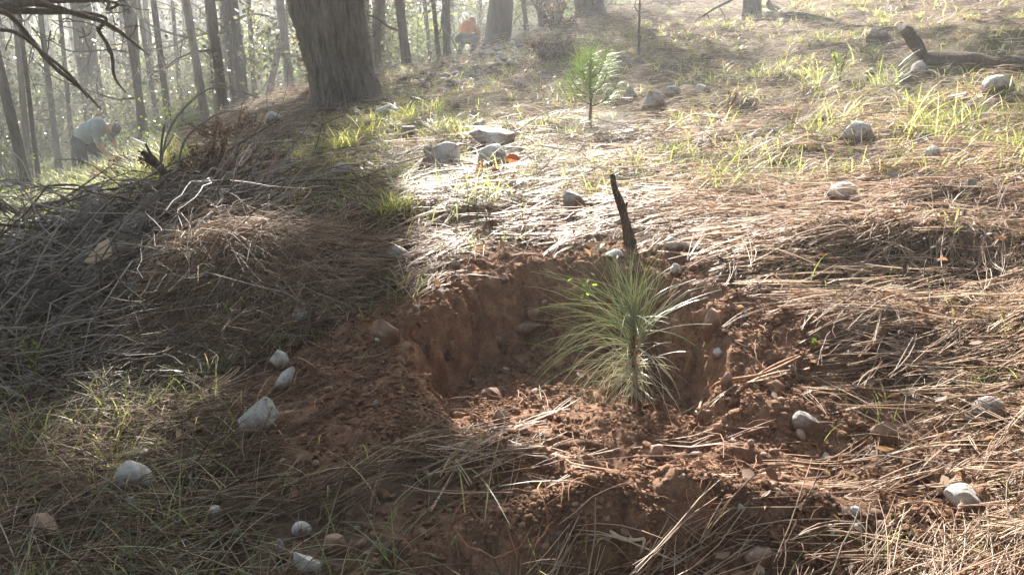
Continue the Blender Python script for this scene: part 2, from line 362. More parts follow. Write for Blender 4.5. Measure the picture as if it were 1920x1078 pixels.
# ------------------------------------------------------------------ stones
def ico(sub):
    import bmesh
    bm = bmesh.new(); bmesh.ops.create_icosphere(bm, subdivisions=sub, radius=1.0)
    V = np.array([v.co[:] for v in bm.verts]); F = np.array([[v.index for v in f.verts] for f in bm.faces]); bm.free(); return V, F
ICO = {k: ico(k) for k in (1, 2, 3, 4, 5)}
def stone_shape(seed, dims, sub=4, facets=9, sharp=.72, rough=.05):
    g = np.random.default_rng(seed); V, F = ICO[sub]; V = V.copy()
    for _ in range(facets):
        nn = nrm(g.normal(size=3)); d = g.uniform(sharp-.14, sharp+.14)
        over = V@nn-d; k = over > 0; V[k] -= nn[None, :]*over[k][:, None]*.94
    V = V*(1+rough*vn(V[:, 0]*2.2+seed, V[:, 1]*2.2, V[:, 2]*2.2, 3)[:, None]+rough*.5*vn(V[:, 0]*6+seed, V[:, 1]*6, V[:, 2]*6, 4)[:, None])
    V = V/np.abs(V).max(0); return V*np.array(dims)/2, F
STONES = []
def clear_of_stones(X, Y, g, k=1.0, p=.9):
    ok = np.ones(len(X), bool)
    for sx, sy, sr in STONES:
        if sr > .009: ok &= ~(((X-sx)**2+((Y-sy)*1.0)**2 < (sr*k+.01)**2)&(g.uniform(0, 1, len(X)) < p))
    return ok
def rotm(g, tilt=.3):
    return np.array(Matrix.Rotation(g.uniform(-tilt, tilt), 3, 'X')@Matrix.Rotation(g.uniform(-tilt, tilt), 3, 'Y'))
def stone(px, py, w, h, label, m='stone', dep=None, ang=0, seed=None, facets=11, sharp=.60, sink=.40, group='stones lying on the slope', lift=0, name='stone', cat='stone', fwd=0):
    """a stone whose picture is about w x h photograph pixels, centred on px, py"""
    if py < 420 and w > 24: w *= 1.2; h *= 1.25
    seed = seed if seed is not None else int(px*7+py); g = np.random.default_rng(seed)
    P = hit(px, py+h*.52)
    if P is None: return
    s = pxm(P); W_ = w*s; Hh = h*s*1.05; D = (dep or .8)*W_
    sub = 5 if w > 45 else 4 if w > 20 else 3
    V, F = stone_shape(seed, (W_, D, Hh/(1-sink)), sub, facets, sharp)
    Rm = np.array(Matrix.Rotation(R(ang), 3, 'Y'))@rotm(g, .12); V = V@Rm.T
    STONES.append((P[0], P[1]+D*.1, W_*.5)); o = mesh(name, V, F, M[m], None, True)
    o.location = (P[0], P[1]+D*.15-fwd, P[2]+Hh*(.5-sink*.5)+lift)
    return tag(o, label, cat, group)
S = stone
S(487,782,82,62,'large pale grey faceted stone embedded in shaded brown soil left of the pit','stone_pale',ang=-12,facets=12,sharp=.68)
S(250,897,74,54,'smooth rounded grey stone with a pinkish lower half among shaded grass','stone_pale',ang=-10,facets=5,sharp=.85)
S(88,992,62,52,'angular stone with a pale top and dark lower half near the bottom left corner','stone_dirty',ang=-28,facets=10)
S(408,963,36,32,'small speckled white stone in shaded litter left of the egg-shaped pebble','stone_pale')
S(565,993,38,24,'smooth egg-shaped pale pebble above the white stone at the bottom edge','stone_pale',facets=0,ang=-15)
S(628,1015,52,38,'half-buried pink and white stone beside the egg-shaped pebble','stone_dirty',ang=-25)
S(578,1058,58,52,'chalk-white sunlit jagged stone at the bottom edge','stone_pale',facets=12,ang=-30,dep=.9)
S(528,1030,20,40,'narrow upright grey pebble left of the chalk-white stone','stone',facets=2)
S(527,676,52,30,'pale flat stone just above the long bone-like stone','stone_pale',ang=-28)
S(527,714,26,58,'long bone-like pale stone lying tilted in dark soil','stone_pale',ang=28,facets=6,dep=1.2)
S(568,607,40,46,'cracked pale stone half hidden in shaded litter left of the pit','stone',facets=10)
S(412,668,72,26,'flat pale stone behind the blue-green grass tuft','stone',ang=-8)
S(252,852,52,20,'flat whitish stone just above the smooth rounded grey stone','stone_pale')
S(152,893,27,22,'small pale stone left of the smooth rounded grey stone','stone')
S(247,947,22,26,'small narrow stone below the smooth rounded grey stone','stone_pale')
S(298,925,34,28,'reddish blocky stone right below the smooth rounded grey stone','stone_dirty')
S(336,858,26,18,'tiny pinkish pebble between grass blades in the left shade','stone_dirty',facets=2)
S(62,712,30,18,'dark bluish stone under needles at the left edge','stone')
S(727,627,66,26,'dark wedge-shaped stone on the shaded left bank of the pit','stone_dirty',ang=12,sink=.6)
S(713,638,20,12,'bright white chip beside the wedge-shaped stone','stone_pale')
S(990,610,50,22,'flat tan stone on the pit floor carrying a second stone','stone_dirty',facets=8,sink=.1,lift=.012,fwd=.05)
S(995,590,30,22,'square tan stone sitting on top of the flat stone in the pit','stone_dirty',facets=8,lift=.020,sink=.0,fwd=.05)
S(933,640,24,16,'brown pebble on the sunlit ledge of the pit left of the two stacked stones','stone_dirty')
S(831,497,13,10,'white chip high on the back wall of the pit','stone_pale')
S(853,498,20,15,'grey pebble stuck in the back wall of the pit','stone')
S(946,523,17,15,'round tan pebble low on the back wall of the pit','stone_dirty')
S(882,513,10,8,'tiny pale pebble near the middle of the back wall of the pit','stone')
S(940,781,34,22,'rounded sunlit pebble on the soil below the pit floor','stone_dirty',facets=5)
S(920,736,50,20,'crumbling pale flake of rock in the sunlit soil left of the seedling','stone_dirty',facets=14,sharp=.6)
S(1235,848,32,24,'round orange-brown pebble in the sunlit soil below the seedling','stone_dirty',facets=3)
S(1232,708,38,28,'brown stone just right of the seedling foot','stone_dirty')
S(1228,675,22,18,'small stone behind the right side of the seedling foot','stone_dirty')
S(1336,598,40,52,'reddish upright block in the right bank of the pit','stone_dirty',facets=10)
S(1348,661,24,18,'bright white knobby chip on the right bank of the pit','stone_pale')
S(1362,711,22,26,'oval soil-coated pebble crossed by a root right of the seedling','stone_dirty',facets=3)
S(1515,789,58,34,'grey stone half buried in sunlit soil under needles on the right','stone')
S(1657,810,50,38,'soil-covered brown stone in the dark hollow at the right','stone_dirty')
S(1853,771,66,42,'smooth bluish-grey rounded stone at the right edge','stone',facets=3,sharp=.9)
S(1810,938,76,40,'pale knobby sunlit stone near the bottom right','stone_pale',facets=7,ang=8)
S(1425,1036,60,42,'white and rust-stained stone at the bottom right of the soil mound','stone_dirty',facets=9)
S(1604,960,30,18,'small white pebble left of the pale knobby stone','stone_pale',facets=4)
S(1606,993,30,18,'oval white pebble, right one of the touching pair','stone_pale',facets=2)
S(1566,1001,26,16,'pointed white pebble, left one of the touching pair','stone_pale')
S(1550,857,24,14,'pale pebble in the sunlit crumbly soil below the half-buried grey stone','stone_pale')
S(1388,952,20,14,'white pebble on the right end of the front soil mound','stone_pale')
S(1720,1035,60,28,'flat grey stone under straw at the bottom right','stone')
S(1795,703,50,20,'flat pale stone under needles above the bluish-grey stone','stone_dirty')
S(932,256,84,38,'large flat-topped pale boulder on the sunlit slope','stone_pale',ang=-12,facets=16,sink=.25,dep=1.0,sharp=.52,seed=12)
S(838,300,58,46,'squarish white rock left below the flat-topped boulder','stone_pale',facets=7,ang=8,sharp=.72,dep=1.1,sink=.3)
S(803,283,20,22,'small grey stone touching the squarish white rock','stone')
S(800,312,26,30,'brownish rock under the left corner of the squarish white rock','stone_dirty')
S(925,298,52,38,'sloping grey rock just below the flat-topped boulder','stone_pale',ang=-25,sharp=.75,dep=1.1)
S(972,284,48,18,'low flat rock right of the sloping grey rock','stone_pale',sharp=.75)
S(895,243,22,22,'small rounded rock at the left end of the flat-topped boulder','stone')
S(768,251,26,20,'small blue-grey rock in the bright grass left of the boulder','stone')
S(720,211,32,22,'pale rock at the foot of the big trunk','stone_pale')
S(898,235,24,16,'grey rock just behind the flat-topped boulder','stone')
S(1076,378,44,32,'pointed grey rock left of the upright broken stick','stone',facets=10,sharp=.62)
S(965,395,22,16,'small pale rock in needles above the pit','stone')
S(1018,445,18,14,'round white pebble on the lip above the pit','stone_pale',facets=3)
S(650,326,62,18,'low flat grey rock at the edge of the trunk shadow','stone')
S(515,222,30,16,'pale rock in the hazy shade left of the big trunk','stone_pale')
S(745,478,50,26,'crumbly whitish rock at the top left lip of the pit','stone_pale',facets=12)
S(1607,252,52,28,'domed smooth pale rock in the upper right grass','stone_pale',facets=2,sharp=.9)
S(1732,268,26,22,'grey rock, left one of the leaning pair in the upper right grass','stone')
S(1752,286,26,24,'white rock, right one of the leaning pair in the upper right grass','stone_pale')
S(1730,130,36,20,'pale rock below the leaning dead branch at the upper right','stone_pale',facets=4)
S(1872,160,50,22,'smooth pale rock at the upper right edge below the fallen log','stone_pale',facets=4)
S(1801,185,40,14,'flat white rock left of the smooth pale rock at the right edge','stone_pale')
S(1692,193,24,12,'small white rock in grass right of the domed smooth rock','stone_pale')
S(1652,66,46,16,'flat blue-grey rock left of the leaning dead branch','stone')
S(1584,366,54,28,'pale rock buried in bright needles on the right','stone_pale',facets=6)
S(1486,345,22,20,'pinkish pale rock left of the rock buried in bright needles','stone_pale')
S(1385,415,20,18,'round pebble in needles right of the broken stick','stone_pale',facets=3)
S(1150,184,30,22,'grey rock just right of the young pine','stone')
S(1185,182,32,24,'grey rock, second to the right of the young pine','stone')
S(1228,196,44,26,'bigger grey rock, third to the right of the young pine','stone')
S(1262,176,30,16,'grey rock at the right end of the row beside the young pine','stone')
S(1318,170,26,14,'whitish rock right of the row beside the young pine','stone_pale')
S(1152,478,44,14,'white slab behind the top of the seedling','stone_pale')
S(1268,460,52,26,'pale slab on the pit lip right of the seedling top','stone_pale',ang=-20)
S(1265,505,26,22,'white lump under the lip behind the seedling','stone_pale')
g = np.random.default_rng(55)
for k in range(70):
    px = g.uniform(760, 1930); py = g.uniform(60, 420) if k > 20 else g.uniform(60, 200); w = g.uniform(9, 24)*(.5+py/400)
    S(px, py, w, w*g.uniform(.4, .65), 'one of the small grey rocks strewn singly over the upper slope', ['stone', 'stone_pale', 'stone_dirty'][k % 3], facets=int(g.integers(4, 10)), group='small rocks strewn over the upper slope', name='small_rock')
for k in range(60):
    px = g.uniform(0, 760) if k < 38 else g.uniform(1350, 1910); py = g.uniform(690, 1070); w = g.uniform(9, 20)
    S(px, py, w, w*g.uniform(.5, .75), 'one of the thumb-sized stones lying loose in the litter of the foreground', ['stone', 'stone_dirty', 'stone_dirty'][k % 3], facets=int(g.integers(4, 10)), group='thumb-sized stones in the foreground litter', name='small_stone')
# rubble along the ridge beside the big trunk
g = np.random.default_rng(5); k = 0
while k < 210:
    t = g.uniform(0, 1)**.8; px = 725+t*250; py = 182-t*98+g.normal(0, 16)+abs(g.normal(0, 14))
    P = hit(px, py)
    if P is None or P[1] > 22: continue
    s = pxm(P); w = g.uniform(6, 19)*s; STONES.append((P[0], P[1], w*.6)); V, F = stone_shape(int(k*13+1), (w, w*.8, w*.7), 3, 6)
    o = mesh('rubble_stone', V, F, M[['stone', 'stone_pale', 'stone'][k % 3]], None, True); o.location = (P[0], P[1], P[2]+w*.22); o.rotation_euler.z = g.uniform(0, 6)
    tag(o, 'small pale stone in the rubble along the ridge right of the big trunk', 'stone', 'rubble stones on the ridge'); k += 1
# loose pebbles all over
def scatter_polar(n, r0, r1, a0=-40, a1=40, pw=1.0, gen=None):
    gg = gen or rng; u = gg.uniform(0, 1, n)
    r = np.exp(math.log(r0)+u**pw*(math.log(r1)-math.log(r0))); a = np.radians(gg.uniform(a0, a1, n)); return r*np.sin(a), r*np.cos(a), r
def clones(shapes, X, Y, Z, S3, gen, tilt=.5):
    """many small copies of a few shapes merged in one mesh; S3 [N,3] sizes"""
    parts = []
    for i, (V, F) in enumerate(shapes):
        k = np.arange(i, len(X), len(shapes)); n_ = len(k)
        th = gen.uniform(0, 6.28, n_); c, s = np.cos(th), np.sin(th)
        tx = gen.normal(0, tilt, n_)
        v = V[None]*S3[k][:, None, :]
        y2 = v[..., 1]*np.cos(tx)[:, None]-v[..., 2]*np.sin(tx)[:, None]; z2 = v[..., 1]*np.sin(tx)[:, None]+v[..., 2]*np.cos(tx)[:, None]
        x3 = v[..., 0]*c[:, None]-y2*s[:, None]; y3 = v[..., 0]*s[:, None]+y2*c[:, None]
        P = np.stack([x3+X[k][:, None], y3+Y[k][:, None], z2+Z[k][:, None]], -1).reshape(-1, 3)
        f = (F[None]+(np.arange(n_)*len(V))[:, None, None]).reshape(-1, F.shape[1]); parts.append((P, f))
    return join(parts)
shp = [stone_shape(100+i, (1, 1, .8), 2, 6) for i in range(8)]
g = np.random.default_rng(11)
X, Y, r = scatter_polar(2600, 1.0, 9, gen=g); keep = g.uniform(0, 1, len(X)) < .35+.65*soil_mask(X, Y); X, Y, r = X[keep], Y[keep], r[keep]
sz = np.clip(g.lognormal(math.log(.008), .5, len(X)), .003, .03)*(1+.12*r)
Z = H(X, Y)+sz*.15
V, F = clones(shp, X, Y, Z, np.stack([sz, sz*.8, sz*.7], 1), g)
tag(mesh('pebbles', V, F, M['stone_dirty'], None, True), kind='stuff')
# crumbs of dug soil
shp = [stone_shape(200+i, (1, 1, .9), 1, 2, .8, .25) for i in range(6)]
X, Y, r = scatter_polar(260000, .98, 3.2, -34, 36, gen=g)
keep = g.uniform(0, 1, len(X)) < soil_mask(X, Y)*np.clip(.45+1.3*fbm2(X, Y, .12, 3, 61), .05, 1); X, Y, r = X[keep], Y[keep], r[keep]
sz = np.clip(g.lognormal(math.log(.0038), .55, len(X)), .0016, .02)
Z = H(X, Y)+sz*.25+np.abs(g.normal(0, .002, len(X)))
V, F = clones(shp, X, Y, Z, np.stack([sz, sz, sz*.9], 1), g)
tag(mesh('soil_crumbs', V, F, M['ground'], None, False), kind='stuff')
cr = bpy.data.objects['soil_crumbs']; a = cr.data.color_attributes.new('cover', 'FLOAT_COLOR', 'POINT')
a.data.foreach_set('color', np.tile(np.array([1, 0, 0, 1], np.float32), len(V)))
# bigger clods
X, Y, r = scatter_polar(2400, 1.0, 3.0, -30, 34, gen=g); keep = (g.uniform(0, 1, len(X)) < soil_mask(X, Y)*.5); X, Y = X[keep], Y[keep]
sz = np.clip(g.lognormal(math.log(.016), .4, len(X)), .008, .05); shp = [stone_shape(300+i, (1, 1, .8), 3, 4, .8, .3) for i in range(6)]
V, F = clones(shp, X, Y, H(X, Y)+sz*.1, np.stack([sz, sz, sz*.8], 1), g)
o = tag(mesh('soil_clods', V, F, M['ground'], None, True), kind='stuff')
a = o.data.color_attributes.new('cover', 'FLOAT_COLOR', 'POINT'); a.data.foreach_set('color', np.tile(np.array([1, 0, 0, 1], np.float32), len(V)))

# ------------------------------------------------------------------ needle litter, twigs, leaves, grass (nobody could count them)
def lay(n, r0, r1, Lr, rad, dens, mean, spread, lift, K=5, a0=-40, a1=40, pw=1.0, seed=1, bend=.12, tilt=.08, kink=0.0, bundle=1):
    g = np.random.default_rng(seed); X, Y, r = scatter_polar(n//bundle, r0, r1, a0, a1, pw, g)
    n = len(X); k = g.uniform(0, 1, n) < dens(X, Y); X, Y, r = X[k], Y[k], r[k]; k = clear_of_stones(X, Y, g, 1.1); X, Y, r = X[k], Y[k], r[k]; n = len(X)
    th = mean(X, Y)+g.normal(0, spread, n); L = g.uniform(Lr[0], Lr[1], n)
    if bundle > 1:
        ax, ay = X-np.cos(th)*L/2, Y-np.sin(th)*L/2; X, Y, r, th, L, ax, ay = (np.repeat(v, bundle) for v in (X, Y, r, th, L, ax, ay)); n = len(X)
        th = th+g.normal(0, .07, n); L = L*g.uniform(.8, 1, n); X = ax+np.cos(th)*L/2; Y = ay+np.sin(th)*L/2
    t = np.linspace(-.5, .5, K)[None, :]; b = g.normal(0, bend, n)[:, None]*L[:, None]
    off = b*(4*t*t-.5)
    if kink: off = off+g.normal(0, kink, (n, K))*L[:, None]
    dx, dy = np.cos(th)[:, None], np.sin(th)[:, None]
    PX = X[:, None]+dx*t*L[:, None]-dy*off; PY = Y[:, None]+dy*t*L[:, None]+dx*off
    z = smooth_z(PX.ravel(), PY.ravel()).reshape(PX.shape)
    lf = (np.repeat(g.exponential(lift, n//bundle), bundle)+g.exponential(.002, n))[:, None]*(1+.15*r[:, None])+.004
    tl = np.repeat(g.normal(0, tilt, n//bundle), bundle)[:, None]; hb = np.abs(g.normal(0, .06, n))[:, None]
    PZ = z.mean(1, keepdims=True)*.45+z*.55+lf+t*L[:, None]*tl+(.25-t*t)*hb*L[:, None]
    PZ = np.maximum(PZ, z+.001)
    rr = rad*(1+.10*r[:, None])*g.uniform(.75, 1.2, n)[:, None]*(1-.45*np.abs(2*t)**3)
    return np.stack([PX, PY, PZ], -1), rr
def heapdist(x, y): return np.sqrt(((x+.78)/.36)**2+((y-2.36)/.40)**2)
def litter_dens(x, y):
    m = soil_mask(x, y); r = np.sqrt(x*x+y*y)
    patch = np.clip(.58+1.5*fbm2(x, y, .30, 3, 51), .06, 1)
    right = sst(.35, .75, x)*(1-sst(3.0, 3.8, y)); patch = np.maximum(patch, right*np.clip(.8+.6*fbm2(x, y, .2, 2, 52), .35, 1))
    heap = 1-sst(.8, 1.3, heapdist(x, y)); patch = np.maximum(patch, heap)
    return patch*(1-.985*m)
def mean_dir(x, y):
    a = .42+.9*fbm2(x, y, .45, 2, 71)
    return np.where(x < -.3, .35+1.3*fbm2(x, y, .35, 2, 72), a)
g = np.random.default_rng(3)
isr = lambda x, y: litter_dens(x, y)*(x+.16*y > .1)
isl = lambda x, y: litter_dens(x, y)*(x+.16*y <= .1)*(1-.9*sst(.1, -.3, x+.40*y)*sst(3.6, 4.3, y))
P1, R1 = lay(90000, .97, 5.0, (.07, .28), .00088, isr, mean_dir, .5, .013, seed=21, bend=.05, bundle=3)
V, F = tubes(P1, R1); tag(mesh('pine_needle_litter', V, F, M['needle'], None, True), kind='stuff')
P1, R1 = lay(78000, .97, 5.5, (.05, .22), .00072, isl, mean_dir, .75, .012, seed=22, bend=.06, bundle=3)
V, F = tubes(P1, R1); tag(mesh('weathered_shaded_litter', V, F, M['needle_grey'], None, True), kind='stuff')
P1, R1 = lay(80000, 4.3, 26, (.06, .16), .0010, lambda x, y: np.clip(.55+.9*fbm2(x, y, .9, 3, 53), .1, 1)*(x > -.42*y), lambda x, y: .3+1.2*fbm2(x, y, 1.5, 2, 73), .8, .012, K=3, seed=23)
V, F = tubes(P1, R1); tag(mesh('distant_needle_litter', V, F, M['needle_far'], None, True), kind='stuff')
# heap of needles on the left, combed downhill
g = np.random.default_rng(9); n_ = 9000
a = g.uniform(0, 6.283, n_); q = np.sqrt(g.uniform(0, 1, n_))
X = -.78+.33*q*np.cos(a); Y = 2.36+.32*q*np.sin(a); L = g.uniform(.12, .28, n_)
X = X+.08*fbm2(X, Y, .12, 2, 95); th = np.where(g.uniform(0, 1, n_) < .35, np.arctan2(Y-2.42, X+.80)+g.normal(0, .7, n_), g.uniform(0, 6.28, n_)); t = np.linspace(-.3, .7, 5)[None, :]
PX = X[:, None]+np.cos(th)[:, None]*t*L[:, None]; PY = Y[:, None]+np.sin(th)[:, None]*t*L[:, None]
PZ = smooth_z(PX.ravel(), PY.ravel()).reshape(PX.shape); Zg = PZ; PZ = PZ.mean(1, keepdims=True)*.5+PZ*.5+g.exponential(.022, n_)[:, None]+.01-.10*t*t*L[:, None]+t*L[:, None]*g.normal(0, .22, n_)[:, None]
PZ = np.maximum(PZ, Zg+.002)
V, F = tubes(np.stack([PX, PY, PZ], -1), .0008*np.ones((n_, 5))*(1-.5*t), 3)
tag(mesh('needle_heap', V, F, M['needle_mid'], None, True), kind='stuff')
# straw and thin twigs
P1, R1 = lay(4500, .98, 7, (.06, .26), .0010, lambda x, y: np.clip(litter_dens(x, y)+.02, 0, 1)*.9, lambda x, y: .4+0*x, 1.2, .022, K=6, seed=31, bend=.1, tilt=.22, kink=.012)
V, F = tubes(P1, R1, 4); tag(mesh('dry_straw', V, F, M['needle_grey'], None, True), kind='stuff')
P1, R1 = lay(1300, .98, 3.2, (.03, .13), .0010, lambda x, y: soil_mask(x, y)*.8, lambda x, y: .5+0*x, 1.3, .012, K=7, seed=32, bend=.2, tilt=.2, kink=.03)
V, F = tubes(P1, R1, 4); tag(mesh('rootlets', V, F, M['rootlet'], None, True), kind='stuff')
P1, R1 = lay(5200, 2.8, 16, (.06, .38), .0013, lambda x, y: (x > -.42*y)*np.clip(.5+1.2*fbm2(x, y, .6, 2, 59), .1, 1), lambda x, y: .4+0*x, 1.4, .02, K=6, seed=33, bend=.1, tilt=.3, kink=.02)
V, F = tubes(P1, R1, 4); tag(mesh('fallen_twigs', V, F, M['twig'], None, True), kind='stuff')
# tangle of brushwood twigs on the left
def brush(n, box, Lr, rr, seed, flat=.5, base=None):
    g = np.random.default_rng(seed); X = g.uniform(box[0], box[1], n); Y = g.uniform(box[2], box[3], n); K = 8
    L = g.uniform(Lr[0], Lr[1], n); th = np.where(g.uniform(0, 1, n) < .5, g.normal(.6, .5, n), g.uniform(0, 6.28, n)); el = g.normal(.06, .3, n)*flat*2
    d = np.stack([np.cos(th)*np.cos(el), np.sin(th)*np.cos(el), np.sin(el)], 1)
    P = np.zeros((n, K, 3)); P[:, 0] = np.stack([X, Y, smooth_z(X, Y)+g.uniform(0, .22, n)*g.uniform(0, 1, n)], 1)
    for k in range(1, K):
        d = nrm(d+g.normal(0, .21, (n, 3))*np.array([1, 1, .8])); P[:, k] = P[:, k-1]+d*(L/(K-1))[:, None]
    zz = smooth_z(P[..., 0].ravel(), P[..., 1].ravel()).reshape(n, K); P[..., 2] = np.maximum(P[..., 2], zz+.004)
    cap_ = -.205*P[..., 1]+.10*fbm2(P[..., 0], P[..., 1], .45, 2, 91)+g.normal(0, .035, n)[:, None]+.35*(g.uniform(0, 1, n) < .09)[:, None]     # crest of the pile
    P[..., 2] = np.where(P[..., 0] < -1.0, np.minimum(P[..., 2], np.maximum(cap_, zz+.004)), P[..., 2])
    r_ = g.uniform(rr[0], rr[1], n)[:, None]*np.linspace(1, .35, K)[None, :]
    return tubes(P, r_, 5)
V, F = join([brush(520, (-3.4, -1.45, 2.6, 4.2), (.3, 1.0), (.0015, .006), 1), brush(1500, (-2.1, -1.0, 2.15, 3.2), (.15, .7), (.001, .0045), 2), brush(500, (-1.7, -.9, 1.8, 2.4), (.1, .4), (.0008, .0025), 4), brush(120, (-2.1, -1.35, 3.0, 4.4), (.2, .6), (.0015, .005), 3)])
tag(mesh('brushwood_twigs', V, F, M['twig'], None, True), kind='stuff')
# dry broad leaves
def leafmesh(X, Y, Z, sz, gen, up=.6, asp=.5, curl=.25):
    """curled pointed leaves: 6 verts, 4 quads-as-pairs"""
    n_ = len(X); base = np.array([[-.5, 0, 0], [-.15, .5, 1], [.2, .42, 1], [.5, 0, 0], [.2, -.42, 1], [-.15, -.5, 1], [-.15, 0, 0], [.2, 0, 0]], float)
    F0 = np.array([[0, 6, 1, 1], [6, 7, 2, 1], [7, 3, 2, 2], [0, 5, 6, 6], [5, 4, 7, 6], [4, 3, 7, 7]])
    b = np.repeat(base[None], n_, 0); b[..., 1] *= asp; cu = gen.normal(0, curl, n_)[:, None]+curl*.6
    b[..., 2] = b[..., 2]*cu*.5+gen.normal(0, .12, n_)[:, None]*b[..., 0]
    b *= sz[:, None, None]
    n1 = gen.normal(size=(n_, 3)); n1[:, 2] = np.abs(n1[:, 2])+up*2; n1 = nrm(n1); t1 = nrm(np.cross(n1, gen.normal(size=(n_, 3)))); t2 = np.cross(n1, t1)
    P = b[..., 0:1]*t1[:, None]+b[..., 1:2]*t2[:, None]+b[..., 2:3]*n1[:, None]+np.stack([X, Y, Z], 1)[:, None]
    T = np.array([[0, 6, 1], [6, 2, 1], [6, 7, 2], [7, 3, 2], [0, 5, 6], [5, 4, 6], [4, 7, 6], [4, 3, 7]])
    F = (T[None]+(np.arange(n_)*8)[:, None, None]).reshape(-1, 3)
    return P.reshape(-1, 3), F
g = np.random.default_rng(13)
X, Y, r = scatter_polar(20000, 1.0, 16, gen=g); kp = g.uniform(0, 1, len(X)) < np.clip(.3+1.2*fbm2(X, Y, .7, 2, 57)+.3*sst(4, 9, r), .05, 1)*(1-.8*soil_mask(X, Y)); X, Y, r = X[kp], Y[kp], r[kp]
V, F = leafmesh(X, Y, smooth_z(X, Y)+.012+g.exponential(.012, len(X)), g.uniform(.008, .034, len(X))*(1+.05*r), g, .5)
tag(mesh('leaf_litter', V, F, M['deadleaf'], None, True), kind='stuff')

def blades(X, Y, Z, L, wd, lean, gen, K=6, droop=.35):
    n_ = len(X); th = gen.uniform(0, 6.283, n_); s = np.linspace(0, 1, K)[None, :]
    ln = lean[:, None]; hx = (ln*s+droop*s*s)*L[:, None]; hz = L[:, None]*(s-.45*(ln+droop)*s*s)
    P = np.stack([X[:, None]+np.cos(th)[:, None]*hx, Y[:, None]+np.sin(th)[:, None]*hx, Z[:, None]+hz], -1)
    W_ = wd[:, None]*np.clip(1.15-s**1.5, .06, 1)
    a = th+np.pi/2+gen.normal(0, .4, n_); side = np.stack([np.cos(a), np.sin(a), 0*a], 1)
    return ribbons(P, W_, side)
GT = [ # px, py of the foot, height px, blades, spread m, shade?, words
 (640,285,58,70,.12,0,'bright sunlit grass tuft at the left rim of the sunny patch'),(690,262,50,60,.12,0,'sunlit grass tuft right below the big trunk'),
 (760,232,40,40,.12,0,'low sunlit grass tuft above the small blue-grey rock'),(738,402,56,110,.07,0,'dense yellow-green grass clump left above the pit'),
 (820,212,36,24,.1,0,'thin grass tuft on the slope between big trunk and boulder'),(850,262,60,26,.10,0,'sparse grass blades left of the flat-topped boulder'),
 (895,375,90,26,.12,0,'open grass tuft below the squarish white rock'),(955,345,64,22,.09,0,'grass tuft between the boulder and the brown leaves'),
 (1005,300,56,20,.1,0,'grass tuft right of the low flat rock'),(1120,365,62,40,.14,0,'yellow-green grass tuft above the broken stick'),
 (1188,322,56,36,.14,0,'grass tuft below the spider web'),(1268,300,56,60,.06,0,'small dense grass clump right of the spider web'),
 (1330,238,70,22,.12,0,'spiky grass tuft beside the pale dead weed'),(1395,300,90,34,.16,0,'tall grass tuft right of the pale dead weed'),
 (1345,356,60,50,.12,0,'half-dry grass tuft in the middle of the slope'),(1375,330,90,18,.1,0,'upright grass blades behind the half-dry tuft'),
 (1505,270,110,14,.12,0,'tallest single grass blades left of the domed rock'),(1560,240,80,20,.14,0,'grass tuft directly left of the domed rock'),
 (1475,338,70,34,.12,0,'grass tuft above the pinkish pale rock'),(1590,335,70,22,.12,0,'grass tuft above the rock buried in bright needles'),
 (1655,165,70,40,.12,0,'grass tuft under the small yellow-leaved plant side of the slope'),(1712,205,60,30,.12,0,'grass tuft left of the flat white rock'),
 (1742,262,110,60,.14,0,'big fan of grass around the leaning pair of rocks'),(1800,250,90,34,.14,0,'tall grass right of the leaning pair of rocks'),
 (1768,332,80,34,.10,0,'bright grass tuft below the leaning pair of rocks'),(1850,285,80,20,.12,0,'loose grass tuft at the right edge of the slope'),
 (1885,335,70,26,.1,0,'grass tuft at the right edge above the bright needles'),(1900,185,50,24,.1,0,'grass tuft at the right edge beside the smooth pale rock'),
 (1625,112,40,26,.14,1,'shaded grass tuft left of the leaning dead branch'),(1545,160,50,26,.14,0,'grass tuft near the small yellow-leaved plant'),
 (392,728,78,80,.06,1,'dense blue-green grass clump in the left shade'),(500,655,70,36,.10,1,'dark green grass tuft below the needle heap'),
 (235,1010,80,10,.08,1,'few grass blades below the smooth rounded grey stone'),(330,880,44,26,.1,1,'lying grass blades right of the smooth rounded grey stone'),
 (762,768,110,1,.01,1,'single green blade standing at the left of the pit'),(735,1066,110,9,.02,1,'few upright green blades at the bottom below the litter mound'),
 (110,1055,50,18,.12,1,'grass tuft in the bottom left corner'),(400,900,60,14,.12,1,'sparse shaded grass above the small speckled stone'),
 (1885,1055,90,22,.1,0,'bright green blades in the bottom right corner'),(1898,722,60,34,.06,0,'green tuft at the right edge above the bluish-grey stone'),
 (1815,735,50,20,.1,0,'fine grass near the flat pale stone under needles'),(1540,560,70,8,.05,0,'thin yellow-green blades on the right needle bank'),
 (1600,500,90,6,.04,0,'slender blades standing in the upper right needles'),(1390,1000,40,10,.08,0,'flattened green blades right of the front soil mound'),
 (565,300,40,24,.12,0,'grass tuft in the trunk shadow beside the dead-leaved branch'),(330,310,50,60,.2,0,'bright grass clump behind the brushwood'),
 (1040,300,40,24,.1,0,'grass tuft left of the spider web'),(990,412,50,12,.08,0,'thin grass blades on the lip above the pit'),
]
